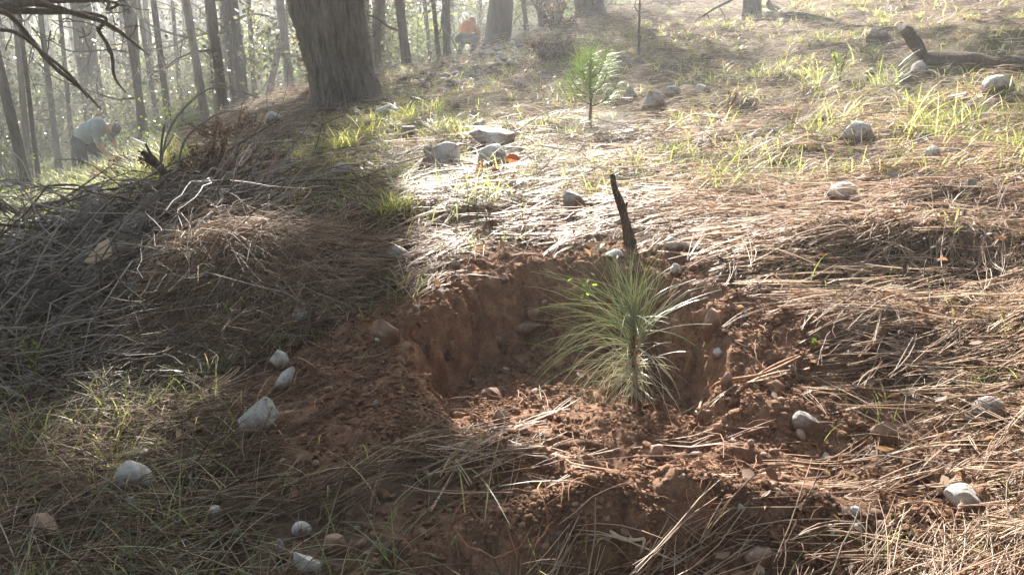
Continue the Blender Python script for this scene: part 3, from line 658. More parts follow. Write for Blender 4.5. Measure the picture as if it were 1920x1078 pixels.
def tuft(px, py, h, nb, spread, shade, label):
    g = np.random.default_rng(int(px+py)); P = hit(px, py)
    if P is None: return
    s = pxm(P)
    if px < 1000 and nb > 15 and not shade: nb = int(nb*2.0)
    X = g.normal(0, spread*.45, nb); Y = g.normal(0, spread*.35, nb)
    Z = smooth_z(X+P[0], Y+P[1])-P[2]-.01; L = 1.35*h*s*g.uniform(.45, 1.15, nb) if nb > 2 else h*s*np.array([1.15, .9])[:nb]
    V, F = blades(X, Y, Z, L, np.maximum(.0018*np.ones(nb), s*1.0)*g.uniform(.6, 1.3, nb), g.uniform(.1, .7, nb) if nb > 2 else np.full(nb, .05), g, droop=.35 if nb > 2 else .05)
    o = mesh('grass_tuft', V, F, M['grass_shade' if shade else 'grass'], None, True); o.location = tuple(P)
    tag(o, label, 'grass tuft', 'grass tufts on the slope')
for t_ in GT: tuft(*t_)
# scattered thin grass over the slope and the meadow below
g = np.random.default_rng(17)
def gdens(x, y):
    r = np.sqrt(x*x+y*y); up = sst(2.6, 3.4, y)*(x > -.1-.135*y)
    return np.clip((.12+1.3*fbm2(x, y, .55, 3, 81))*up+.03+.9*sst(.75, .2, np.abs(x+.25+.13*y))*(y > 3), 0.012, 1)*(1-soil_mask(x, y))
X, Y, r = scatter_polar(60000, 1.0, 14, gen=g); kp = g.uniform(0, 1, len(X)) < gdens(X, Y); X, Y, r = X[kp], Y[kp], r[kp]
X = X+.02*g.normal(size=len(X)); n_ = len(X); L = g.uniform(.04, .15, n_)*(1-.2*sst(4, 9, r))*(.6+.8*(v2(X*2.3, Y*2.3, 5)*.5+.5))
V, F = blades(X, Y, smooth_z(X, Y)-.005, L, (.0009+.00030*r)*g.uniform(.7, 1.3, n_), g.uniform(.1, .9, n_), g, 4)
tag(mesh('thin_grass', V, F, M['grass'], None, True), kind='stuff')
cx_, cy_, cr_ = scatter_polar(9500, 1.0, 13, gen=g); up = sst(2.7, 3.3, cy_)*(cx_ > -.15-.135*cy_)
kp = (g.uniform(0, 1, len(cx_)) < np.clip(.34+1.2*fbm2(cx_, cy_, .8, 3, 85), .04, 1)*np.clip(up+.10*(cx_ < -.5)+.05, 0, 1)*(1-soil_mask(cx_, cy_)))&clear_of_stones(cx_, cy_, g, 1.0); cx_, cy_, cr_ = cx_[kp], cy_[kp], cr_[kp]
nb_ = g.integers(6, 26, len(cx_)); X = np.repeat(cx_, nb_)+g.normal(0, .022, nb_.sum()); Y = np.repeat(cy_, nb_)+g.normal(0, .022, nb_.sum()); r = np.hypot(X, Y); hh = np.repeat(g.uniform(.5, 1.15, len(cx_)), nb_); n_ = len(X)
V, F = blades(X, Y, smooth_z(X, Y)-.005, g.uniform(.06, .17, n_)*hh, (.0008+.00028*r)*g.uniform(.6, 1.3, n_), g.uniform(.05, 1.1, n_), g, 5)
tag(mesh('clumpy_grass', V, F, M['grass'], None, True), kind='stuff')
k2 = g.uniform(0, 1, n_) < .6; X, Y, r = X[k2]+.01, Y[k2], r[k2]; n_ = len(X)
V, F = blades(X, Y, smooth_z(X, Y)-.004, g.uniform(.05, .14, n_), (.0008+.0003*r), g.uniform(.4, 1.5, n_), g, 5, .6)
tag(mesh('dead_grass', V, F, M['needle_far'], None, True), kind='stuff')
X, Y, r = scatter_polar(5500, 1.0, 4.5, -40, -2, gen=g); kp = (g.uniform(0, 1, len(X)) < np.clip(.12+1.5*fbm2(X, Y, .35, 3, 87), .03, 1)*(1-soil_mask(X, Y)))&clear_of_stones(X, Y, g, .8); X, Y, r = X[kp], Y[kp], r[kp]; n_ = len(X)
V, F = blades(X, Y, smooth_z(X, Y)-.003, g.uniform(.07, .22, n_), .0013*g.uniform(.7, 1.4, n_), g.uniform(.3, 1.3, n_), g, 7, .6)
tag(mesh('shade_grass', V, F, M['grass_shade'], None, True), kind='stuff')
X, Y, r = scatter_polar(70000, 3.7, 30, -42, -8, gen=g); kp = (X+.40*Y < -.1)&(g.uniform(0, 1, len(X)) < np.clip(.5+fbm2(X, Y, 1.5, 3, 83), .05, 1)); X, Y, r = X[kp], Y[kp], r[kp]; n_ = len(X)
V, F = blades(X, Y, smooth_z(X, Y)-.01, g.uniform(.08, .30, n_), (.002+.0003*r), g.uniform(.1, .9, n_), g, 3)
tag(mesh('meadow_grass', V, F, M['grass'], None, True), kind='stuff')

# ------------------------------------------------------------------ the planted seedling
def strand_set(P, r0, sides=3, tip=.35):
    K = P.shape[1]; return tubes(P, r0[:, None]*np.linspace(1, tip, K)[None, :]**1.0, sides)
def fan(org, d0, L, grav, gen, K=8):
    """needles leaving org in direction d0 and bending under gravity"""
    n_ = len(org); P = np.zeros((n_, K, 3)); P[:, 0] = org; d = nrm(d0); st = (L/(K-1))[:, None]; kk = gen.integers(2, K+9, n_)
    sw = gen.normal(0, .07, (n_, 3))
    for k in range(1, K):
        d = d+gen.normal(0, .30, (n_, 3))*(kk == k)[:, None]
        d = nrm(d+sw+np.stack([0*L, 0*L, -grav/(K-1)], 1)); P[:, k] = P[:, k-1]+d*st
    return P
def make_seedling():
    g = np.random.default_rng(42); B = hit(1186, 752); s = pxm(B)
    root = empty('pine_seedling', B, 'long-needled pine seedling newly planted in the dug pit', 'seedling')
    top = np.array([-.006, .012, 178*s])
    limbmesh('stem', [(.004, 0, -.03, .0065), (.004, 0, .06, .006), (-.004, .008, .13, .006), (top[0], top[1], top[2], .004)], M['brownwood'], root, n=20, sides=8, rough=.3, knots=4)
    # upper tuft
    nf = 64; n_ = nf*3; t = np.repeat(g.uniform(0, 1, nf)**.8, 3); org = np.stack([0*t+top[0]*t, .012*t, (75+98*t)*s], 1)+np.repeat(g.normal(0, .005, (nf, 3)), 3, 0)
    az = np.repeat(g.uniform(0, 6.283, nf), 3); ang = np.radians(np.clip(np.repeat(np.abs(g.normal(0, 1, nf)), 3)*(35-15*t)+3, 2, 80))
    left = np.repeat(g.uniform(0, 1, nf) < .3, 3); az = np.where(left, math.pi+np.repeat(g.normal(0, .5, nf), 3), az); ang = np.where(left, np.radians(np.repeat(g.uniform(15, 75, nf), 3)), ang)
    az = az+g.normal(0, .07, n_); ang = ang+g.normal(0, .05, n_)
    d = np.stack([np.cos(az)*np.sin(ang), np.sin(az)*np.sin(ang), np.cos(ang)], 1)
    P = fan(org, d, np.repeat(g.uniform(.14, .285, nf), 3)*g.uniform(.92, 1, n_)*(1+.22*left), g.uniform(.0, .6, n_)+.6*(ang > .8), g)
    V, F = strand_set(P, g.uniform(.0008, .0011, n_)); mesh('needle_tuft', V, F, M['seedling'], root, True)
    # drooping pale needles
    n_ = 80; org = np.stack([g.normal(0, .005, n_), g.normal(.004, .005, n_), g.uniform(45, 115, n_)*s], 1)
    az = g.uniform(0, 6.283, n_); left = g.uniform(0, 1, n_) < .5; az = np.where(left, math.pi+g.normal(.1, .6, n_), az); ang = np.radians(g.uniform(40, 105, n_))
    d = np.stack([np.cos(az)*np.sin(ang), np.sin(az)*np.sin(ang), np.cos(ang)], 1)
    P = fan(org, d, g.uniform(.12, .23, n_), g.uniform(.9, 2.2, n_), g); P[..., 2] = np.maximum(P[..., 2], -.03)
    V, F = strand_set(P, g.uniform(.0008, .0011, n_)); mesh('drooping_needles', V, F, M['seedling_pale'], root, True)
    # dead lower skirt
    n_ = 90; org = np.stack([g.normal(0, .006, n_), g.normal(0, .006, n_), g.uniform(20, 95, n_)*s], 1); az = g.uniform(0, 6.283, n_); ang = np.radians(g.uniform(80, 150, n_))
    d = np.stack([np.cos(az)*np.sin(ang), np.sin(az)*np.sin(ang), np.cos(ang)], 1)
    P = fan(org, d, g.uniform(.05, .19, n_), g.uniform(.4, 2.8, n_), g)
    V, F = strand_set(P, g.uniform(.0007, .001, n_)); mesh('dead_needle_skirt', V, F, M['seedling_pale'], root, True)
    # bud scales on the stem
    n_ = 160; h = g.uniform(60, 125, n_)*s; az = g.uniform(0, 6.283, n_); org = np.stack([np.cos(az)*.005, np.sin(az)*.005+.005, h], 1)
    P = fan(org, np.stack([np.cos(az), np.sin(az), 0*az+.9], 1), g.uniform(.008, .018, n_), g.uniform(0, .5, n_), g, 4)
    V, F = strand_set(P, g.uniform(.0008, .0014, n_)); mesh('stem_scales', V, F, M['orangeleaf'], root, True)
make_seedling()
# ------------------------------------------------------------------ young pine and its web
def make_sapling():
    g = np.random.default_rng(8); B = hit(1105, 246); s = pxm(B)
    root = empty('young_pine', B, 'young feathery yellow-green pine with bare lower stem above a spider web', 'young pine')
    hgt = 146*s
    limbmesh('trunk', [(0, 0, -.03, .008), (.004, 0, hgt*.4, .007), (-.004, 0, hgt*.75, .005), (0, 0, hgt*.93, .003)], M['darkwood'], root, n=20, sides=8)
    Ps, Rs = [], []; k = 0
    for k in range(15):
        h0 = hgt*(.30+.50*(k/14.)); az = k*2.4+g.uniform(-.3, .3); L = hgt*(.40-.18*(k/14.))*g.uniform(.75, 1.1)
        p = [(0, 0, h0, .0035), (math.cos(az)*L*.5, math.sin(az)*L*.5, h0+L*.25, .003), (math.cos(az)*L*.8, math.sin(az)*L*.8, h0+L*.75, .0015)]
        limbmesh('branch', p, M['darkwood'], root, n=8, sides=5)
        q = resample(p, 40); n_ = 55; i = g.integers(8, 40, n_); org = q[i, :3]; ax = nrm(q[-1, :3]-q[0, :3])
        d = ax[None]*g.uniform(.3, 1.2, n_)[:, None]+nrm(g.normal(size=(n_, 3)))*.75
        P = fan(org, d, g.uniform(.055, .11, n_), g.uniform(0, .4, n_), g, 4); Ps.append(P); Rs.append(np.full(n_, .0010))
    n_ = 200; h0 = hgt*g.uniform(.5, .95, n_); org = np.stack([0*h0, 0*h0, h0], 1); az = g.uniform(0, 6.283, n_)
    P = fan(org, np.stack([np.cos(az)*.7, np.sin(az)*.7, g.uniform(.3, 1.6, n_)], 1), g.uniform(.06, .12, n_), g.uniform(0, .3, n_), g, 4); Ps.append(P); Rs.append(np.full(n_, .0010))
    V, F = strand_set(np.concatenate(Ps), np.concatenate(Rs)); mesh('foliage', V, F, M['sapling'], root, True)
make_sapling()
def make_web():
    g = np.random.default_rng(4); B = hit(1120, 250); n_ = 1500
    s = pxm(B); C_ = np.array([B[0], B[1], B[2]+6*s])
    x0 = g.normal(0, 36, n_)*s; x1 = x0+g.normal(0, 40, n_)*s; y0 = g.normal(0, .10, n_); y1 = y0+g.normal(0, .07, n_)
    f = lambda x, y: C_[2]+.06*(x-.0)+.9*x*x*.6+.35*y+.02
    t = np.linspace(0, 1, 4)[None]; X = x0[:, None]+(x1-x0)[:, None]*t; Y = y0[:, None]+(y1-y0)[:, None]*t
    kk = ((X/(80*s))**2+(Y/.22)**2).max(1) < 1; X = X[kk]; Y = Y[kk]; gz = H((X+C_[0]).ravel(), (Y+C_[1]).ravel()).reshape(X.shape)
    Z = np.maximum(f(X, Y)-.012*np.sin(t*3.14), gz+.004)
    V, F = tubes(np.stack([X+C_[0], Y+C_[1], Z], -1), np.full((len(X), 4), .00025)); o = mesh('spider_web', V, F, M['web'], None, False)
    tag(o, 'thin white spider web sheet around the foot of the young pine', 'spider web')
make_web()

# ------------------------------------------------------------------ named sticks, logs and roots
def stick(pts, label, m='deadwood', name='dead_branch', cat='branch', group=None, twigs=(), n=30, sides=10, seed=1, rough=.16, knots=2):
    """pts: (px, py, height above ground in photograph pixels, thickness px) or 5th: fixed distance"""
    out = []
    def conv(p):
        if len(p) > 4 and p[4] is not None: P = at(p[0], p[1]+p[2], p[4]); s = pxm(P); return P+np.array([0, 0, p[2]*s]), s
        P = hit(p[0], p[1]+p[2]); s = pxm(P); return P+np.array([0, 0, p[2]*s]), s
    base = None
    for p in pts:
        P, s = conv(p)
        if base is None: base = P
        out.append((*(P-base), p[3]*s*.5))
    if twigs:
        root = empty(name, base, label, cat, group); limbmesh('stem', out, M[m], root, n=n, sides=sides, seed=seed, rough=rough, knots=knots)
        for tw in twigs:
            o2 = []
            for p in tw:
                P, s = conv(p); o2.append((*(P-base), p[3]*s*.5))
            limbmesh('side_twig', o2, M[m], root, n=max(10, n//2), sides=6, seed=seed+3, rough=rough)
        return root
    o = limbmesh(name, out, M[m], None, n=n, sides=sides, seed=seed, rough=rough, knots=knots); o.location = tuple(base)
    return tag(o, label, cat, group)
stick([(1188,468,-6,20),(1181,450,14,20),(1168,405,56,17),(1162,385,76,17),(1150,355,104,12),(1143,327,130,10)], 'dark broken stick standing upright behind the seedling', 'darkwood', 'broken_stick', 'stick', twigs=[[(1167,400,60,7),(1172,378,84,4)]], seed=3)
stick([(1032,436,4,6),(1062,440,5,9),(1095,432,6,10),(1135,408,10,5)], 'curved grey branch lying on the needles above the pit', 'deadwood', seed=4)
stick([(452,445,14,10),(500,430,18,14),(560,416,16,13),(608,404,14,8)], 'straight grey branch poking out right of the needle heap', 'darkwood', seed=5)
stick([(66,582,30,26),(110,550,36,30),(170,515,44,26),(240,470,44,24)], 'broken-ended log sticking out of the brushwood at the left', 'deadwood', 'broken_log', 'log', seed=6, rough=.2, knots=4)
stick([(95,650,16,26),(140,580,34,30),(200,500,48,34),(262,420,60,38),(300,370,60,28)], 'long grey weathered trunk leaning through the brushwood', 'deadwood', 'fallen_log', 'log', seed=7, rough=.22, knots=5, n=50, sides=14)
stick([(170,500,40,24),(180,440,60,30),(190,375,70,32),(188,358,74,26)], 'pale grey short stump-like log in the middle of the brushwood', 'deadwood', 'broken_log', 'log', seed=8, knots=3)
stick([(222,545,20,14),(290,515,26,12),(230,548,20,10)][:2], 'reddish-grey branch stub crossing the long grey trunk', 'brownwood', seed=9)
stick([(0,437,8,9,3.6),(60,440,10,12,3.6),(110,446,12,10,3.55),(190,436,20,7,3.5)], 'dark straight branch lying across the left edge', 'darkwood', seed=10)
stick([(0,382,20,16,4.2),(40,398,20,16,4.2),(90,385,24,14,4.2),(160,372,30,10,4.1)], 'bent dark log at the left edge in front of the meadow', 'darkwood', 'fallen_log', 'log', seed=11)
stick([(250,480,20,12,2.9),(300,440,36,14,2.95),(350,400,40,12,3.0),(385,358,60,7,3.1)], 'grey branch pointing up right behind the needle heap', 'deadwood', seed=12)
stick([(345,372,20,9,3.3),(322,330,64,14,3.3),(300,303,92,14,3.3),(281,286,110,9,3.3)], 'dark forked branch stub rising from the brushwood', 'darkwood', twigs=[[(322,330,64,9,3.3),(345,368,20,6,3.2),(388,418,4,4,3.0)],[(300,300,94,6,3.3),(290,270,126,4,3.3)]], seed=13)
stick([(300,395,14,5,3.3),(318,300,110,4,3.35),(345,235,170,4,3.4),(395,185,210,4,3.45),(440,170,220,3.5,3.5),(505,188,200,2.5,3.5)], 'thin arching bare twig rising above the brushwood and bending right', 'twig', 'arching_twig', 'twig', seed=14, sides=6, n=40, knots=0)
stick([(330,345,30,5,3.5),(360,265,110,4,3.5),(410,225,150,4,3.5),(445,212,160,3.5,3.5),(473,212,156,2.5,3.5)], 'shorter arching bare twig under the tall arching one', 'twig', 'arching_twig', 'twig', seed=15, sides=6, n=40, knots=0)
stick([(315,400,10,7,3.4),(312,340,70,6,3.4),(318,280,120,5,3.4),(330,235,165,4,3.4)], 'upright forked sapling stem behind the dark forked stub', 'twig', 'bare_twig', 'twig', twigs=[[(314,320,90,4,3.4),(290,270,130,3,3.4)],[(318,290,110,3,3.4),(345,255,150,2,3.4)]], seed=16, sides=6, knots=0)
stick([(405,640,4,6),(350,585,30,7),(290,560,40,6)], 'brown twig with needles hanging under the needle heap', 'brownwood', seed=17)
stick([(20,680,4,7),(12,600,30,7),(25,520,60,6),(50,460,80,4)], 'thin curved grey branch rising along the left edge', 'twig', seed=18, sides=6)
stick([(30,700,2,5),(85,625,16,6),(150,600,30,5),(260,610,30,4)], 'pale arching twig across the front of the brushwood', 'twig', seed=19, sides=6)
stick([(1592,706,0,16),(1604,680,6,20),(1625,655,12,20),(1652,620,14,22)], 'stubby orange-brown root end poking out of the needles at the right', 'brownwood', 'root_stub', 'root', seed=20, sides=14, knots=0)
stick([(1528,668,10,9),(1533,690,6,10),(1542,705,1,8)], 'short pale bark-free stick end on the right bank', 'brownwood', 'stick_end', 'stick', seed=21)
stick([(1306,790,1,4),(1316,750,4,6),(1338,724,8,7),(1362,712,12,7),(1430,700,12,6),(1500,668,10,5)], 'long orange root bending across the right bank of the pit', 'rootlet', 'bare_root', 'root', seed=22, sides=8, n=50, knots=0)
stick([(1380,735,6,4),(1440,690,10,5),(1540,645,12,5),(1600,600,10,4)], 'straight thin root above the long orange root', 'rootlet', 'bare_root', 'root', seed=23, sides=8, knots=0)
stick([(1130,838,1,12),(1100,832,2,20),(1060,838,2,20),(1020,848,1,10)], 'large curved bark piece on the sunlit soil below the seedling', 'litterbark', 'bark_piece', 'bark', seed=24, sides=12, rough=.3)
stick([(1100,818,1,8),(1070,814,2,12),(1038,806,2,7)], 'small boat-shaped bark piece above the large curved one', 'litterbark', 'bark_piece', 'bark', seed=25, sides=12)
stick([(1143,993,8,5),(1160,1005,10,9),(1185,1010,8,7),(1208,1008,6,6)], 'white bleached forked twig on the dark front of the soil mound', 'cutwood', 'bleached_twig', 'twig', twigs=[[(1208,1008,6,6),(1204,1030,2,5),(1190,1052,0,4)],[(1185,1010,8,4),(1180,1000,14,3)]], seed=26, sides=8)
stick([(1008,1030,2,8),(1030,1010,2,12),(1055,995,2,8)], 'grey flat stick in the shaded front of the soil mound', 'deadwood', seed=27)
stick([(1008,1036,2,3),(1060,1020,6,4),(1110,1010,10,4),(1145,1006,10,3)], 'thin arching straw-coloured twig left of the bleached twig', 'twig', seed=28, sides=6, knots=0)
stick([(1500,30,10,14,11.5),(1440,12,30,10,11.5),(1452,-30,60,8,11.5)], 'pale fallen branch at the foot of the upper right tree', 'deadwood', seed=29)
stick([(1432,20,4,8),(1450,30,4,11),(1470,42,2,11)], 'thick pale root-like limb right of the upper right tree', 'deadwood', seed=30)
stick([(1455,38,3,12),(1485,30,4,14),(1530,34,2,10),(1560,40,2,6)], 'dark fallen limb lying right of the upper right tree', 'darkwood', seed=31)
stick([(1738,110,8,20),(1800,112,14,26),(1870,118,14,26),(1960,126,14,24)], 'dark lichened fallen log at the upper right edge', 'darkwood', 'fallen_log', 'log', seed=32, rough=.25, knots=6, n=40, sides=14)
stick([(1735,112,0,14),(1722,92,18,22),(1704,72,36,22),(1690,58,50,20),(1676,48,58,7)], 'dark rotten snag leaning left out of the fallen log', 'darkwood', 'rotten_snag', 'snag', twigs=[[(1684,52,56,5),(1660,54,50,4),(1640,60,42,2)]], seed=33, rough=.3, knots=4)
stick([(1198,112,0,6),(1196,60,50,5),(1195,20,92,4),(1194,-40,150,3),(1196,-120,230,2)], 'slender dark bare sapling on the open slope', 'darkwood', 'bare_sapling', 'tree', twigs=[[(1195,30,82,2.5),(1186,18,94,2),(1190,2,110,1.4)],[(1195,5,108,2.5),(1205,-8,120,1.5)]], seed=34, sides=6, knots=0)
g = np.random.default_rng(71)
for k in range(22):   # thick forked branches tangled in the pile
    x, y = g.uniform(-2.8, -1.25), g.uniform(2.25, 3.5); z = Hs(x, y)+g.uniform(.03, .2); a = g.normal(.75, .6) if k % 3 else g.uniform(0, 6.28); L = g.uniform(.4, .9)
    root = empty('tangled_branch', (x, y, z), 'one of the thick forked grey branches tangled in the brushwood pile', 'branch', 'thick branches in the brushwood pile'); r0 = g.uniform(.007, .016)
    c = crooked((0, 0, 0), (math.cos(a), math.sin(a), g.uniform(-.05, .25)), L, r0, g, 8, .13); limbmesh('stem', c, M[['deadwood', 'darkwood'][k % 2]], root, n=30, sides=9, seed=k, rough=.25, knots=3)
    for j in range(3):
        i = int(g.integers(2, 6)); d = np.array(c[i+1][:3])-np.array(c[i][:3]); c2 = crooked(c[i][:3], nrm(d)+g.normal(0, .6, 3), L*g.uniform(.25, .5), c[i][3]*.6, g, 6, .2); limbmesh('side_twig', c2, M[['deadwood', 'darkwood'][k % 2]], root, n=14, sides=6, seed=k+j)
# cut wedge of wood in the brushwood
def wedge():
    P = at(182, 490, 2.25); s = pxm(P); a = np.array([[-24,-2,0],[8,2,34],[10,2,2],[-14,2,-6]], float)*s; t = np.array([0, .04, .006])
    V = np.concatenate([a, a+t+np.array([[.01, 0, .0]])]); F = [[0,3,2],[0,2,1],[4,6,7],[4,5,6],[0,1,5],[0,5,4],[1,2,6],[1,6,5],[2,3,7],[2,7,6],[3,0,4],[3,4,7]]
    root = empty('split_wood', P, 'pale triangular split wood chip among the grey brushwood', 'wood chip')
    mesh('cut_face', V, F, M['cutwood'], root, False); limbmesh('bark_edge', [(-24*s, .02, -6*s, 5*s), (-2*s, .03, -8*s, 6*s), (12*s, .03, 0, 4*s)], M['brownwood'], root, n=8, sides=8)
wedge()
# single leaves one can point to
def bigleaf(px, py, w, label, seed, m='orangeleaf', lift=.01, up=1.0, n_=1, spread=0, name='fallen_leaf'):
    g = np.random.default_rng(seed); P = hit(px, py); s = pxm(P); sz = np.full(n_, w*s)*g.uniform(.75, 1.1, n_)
    X = g.normal(0, spread, n_); Y = g.normal(0, spread, n_); Z = np.abs(g.normal(0, spread*.6, n_))+lift
    root = empty(name, P, label, 'leaf') if n_ > 1 else None
    for i in range(n_):
        V, F = leafmesh(X[i:i+1], Y[i:i+1], Z[i:i+1], sz[i:i+1], g, up, .5, .3); o = mesh(name if n_ == 1 else 'leaf', V, F, M[m], root, True)
        mo = o.modifiers.new('thickness', 'SOLIDIFY'); mo.thickness = .0008
    if n_ == 1: o.location = tuple(P); tag(o, label, 'leaf', None)
bigleaf(432, 1055, 46, 'orange-brown broad leaf on the ground at the bottom left', 3, lift=.02, up=.1)
bigleaf(1895, 660, 40, 'rust-coloured leaf at the right edge of the needle bank', 4)
bigleaf(1000, 395, 30, 'brown curled leaf above the back wall of the pit', 5, up=.2)
bigleaf(920, 350, 40, 'cluster of orange-brown dead oak leaves below the boulder', 6, lift=.03, up=-.2, n_=9, spread=.06, name='leaf_cluster')
bigleaf(515, 338, 50, 'pair of orange-brown drooping oak leaves in the trunk shadow', 7, lift=.04, up=.1, n_=3, spread=.03, name='leaf_cluster')
bigleaf(900, 455, 26, 'group of curled dark leaves on the back lip of the pit', 8, 'deadleaf', .01, -.2, 5, .05, 'leaf_cluster')
bigleaf(1665, 490, 34, 'pair of dark curled leaves in the bright needle bank', 9, 'deadleaf', .01, -.3, 2, .03, 'leaf_cluster')
bigleaf(1320, 110, 14, 'small orange leaf standing on the open slope', 10, lift=.01, up=-.3, n_=2, spread=.02)
# small yellow-leaved plant and dead weed
def weed(px, py, h, label, m, seed, nl, leafpx):
    g = np.random.default_rng(seed); P = hit(px, py); s = pxm(P); root = empty('weed', P, label, 'plant')
    tips = []
    for k in range(3):
        a = g.uniform(-.5, .5); q = [(0, 0, -.01, 1.6*s), (a*h*.3*s, .0, h*.5*s, 1.3*s), (a*h*.7*s, .02*a, h*g.uniform(.8, 1)*s, .8*s)]
        limbmesh('stem', q, M['brownwood'], root, n=8, sides=5); c = resample(q, nl+2)[2:, :3]; tips.append(c)
    c = np.concatenate(tips)+g.normal(0, 3*s, (3*nl, 3))
    V, F = leafmesh(c[:, 0], c[:, 1], c[:, 2], np.full(len(c), leafpx*s)*g.uniform(.6, 1.1, len(c)), g, .1, .5, .2); mesh('leaves', V, F, M[m], root, True)
weed(1572, 150, 56, 'small plant with yellow backlit leaves in the upper right grass', 'shrubleaf', 3, 3, 18)
weed(1362, 225, 60, 'pale orange dead weed on the middle of the slope', 'deadleaf', 4, 8, 11)
weed(1096, 590, 80, 'tiny green-leaved sprig behind the left side of the seedling', 'shrubleaf', 5, 3, 16)
weed(1520, 660, 30, 'small green sprout on the right needle bank', 'shrubleaf', 6, 3, 16)
weed(70, 720, 90, 'dark green bushy herb at the left edge below the brushwood', 'shrubleaf', 7, 26, 12)

# dead-leaved branch lying behind the heap
def leafy_branch(px, py, Y, w, h, label, seed, m, nl, leaf, name='dead_leafy_branch', cat='branch', nb=14):
    g = np.random.default_rng(seed); P = hit(px, py); s = pxm(P); root = empty(name, P, label, cat); cs = []; L = []
    for k in range(nb):
        a = g.uniform(-1, 1); b = g.normal(0, .25); e = np.array([a*w*.5*s, b*w*s*.5, g.uniform(.25, 1)*h*s*(1-.4*abs(a))])
        q = [(-.35*w*s*.2*g.uniform(-1, 1), 0, .0, 3*s), (*(e*.5+g.normal(0, .02, 3)), 2*s), (*e, 1*s)]
        L.append((q, dict(n=10, sides=5))); c = resample(q, 40)[8:, :3]; cs.append(c[g.integers(0, len(c), nl)]+g.normal(0, 5*s, (nl, 3)))
    V, F = limbs_joined(L); mesh('stem', V, F, M['darkwood'], root, True); c = np.concatenate(cs)
    V, F = leafmesh(c[:, 0], c[:, 1], c[:, 2], leaf*s*g.uniform(.6, 1.2, len(c)), g, .0, .38, .25); mesh('leaves', V, F, M[m], root, True)
leafy_branch(420, 356, 4, 260, 125, 'heap of fallen branches with small dead brown leaves behind the brushwood', 3, 'deadleaf', 130, 9, nb=30)
leafy_branch(235, 335, 9, 110, 50, 'low brown-leaved shrub right of the bent-over worker', 4, 'deadleaf', 60, 9, 'dead_shrub', 'shrub')
leafy_branch(425, 266, 7, 150, 78, 'low dark twiggy mound in the hazy shade behind the dead branches', 5, 'deadleaf', 90, 7, 'brush_mound', 'brush')
leafy_branch(1040, 118, 8, 90, 54, 'dark rounded mound of twigs and litter on the slope below the upper trees', 6, 'deadleaf', 160, 8, 'brush_mound', 'brush', 26)
leafy_branch(1040, 60, 14, 80, 75, 'russet-leaved shrub beside the dark tree at the top centre', 7, 'deadleaf', 50, 8, 'russet_shrub', 'shrub')

# ------------------------------------------------------------------ trees
def sun_lands(P):
    """where the shadow of a point falls (ground about .7 m under the camera)"""
    z0 = -.68
    for _ in range(3):
        t = (P[:, 2]-z0)/SUND.z; X = P[:, 0]-SUND.x*t; Y = P[:, 1]-SUND.y*t; r = np.maximum(Y, 1.0); z0 = base_z(X, Y)
    return X, Y
def beam(P):     # a chink in the crowns through which the sun reaches the straw heap
    D = P-np.array([-.88, 2.40, -.62]); s_ = np.array(SUND); D = D-np.outer(D@s_, s_); return np.linalg.norm(D*np.array([.9, 1, 1]), axis=1) < .24
def in_gap(P, g, p1=1.0, p2=.5):
    X, Y = sun_lands(P); edge = np.interp(Y, [1.0, 1.35, 1.75, 2.1, 2.9, 4.2, 8, 12], [-.15, .05, -.18, -.27, -.52, -1.0, -1.35, -1.6])
    lit = (X > edge-.05)&(X < 3.2+.25*Y)&(Y > .6)&(Y < 3.2); lit2 = (X > edge)&(Y >= 3.2)&(Y < 14)&(X < 6)
    low = (X <= edge-.05)&(X > -4)&(Y > .6)&(Y < 6)
    u = g.uniform(0, 1, len(X)); mead = (X < -.42*Y)&(X > -8)&(Y > 3.2)&(Y < 12); return beam(P)|(mead & (u < .8))|(lit & (u < p1))|(lit2 & (u < p2))|(low & (u < .25))
def leafquads(C, sz, g, asp=.6):
    n1 = nrm(g.normal(size=C.shape)); t1 = nrm(np.cross(n1, g.normal(size=C.shape))); t2 = np.cross(n1, t1); s = sz[:, None]
    V = np.stack([C-t1*s, C+t2*s*asp, C+t1*s, C-t2*s*asp], 1).reshape(-1, 3); return V, np.arange(len(V)).reshape(-1, 4)
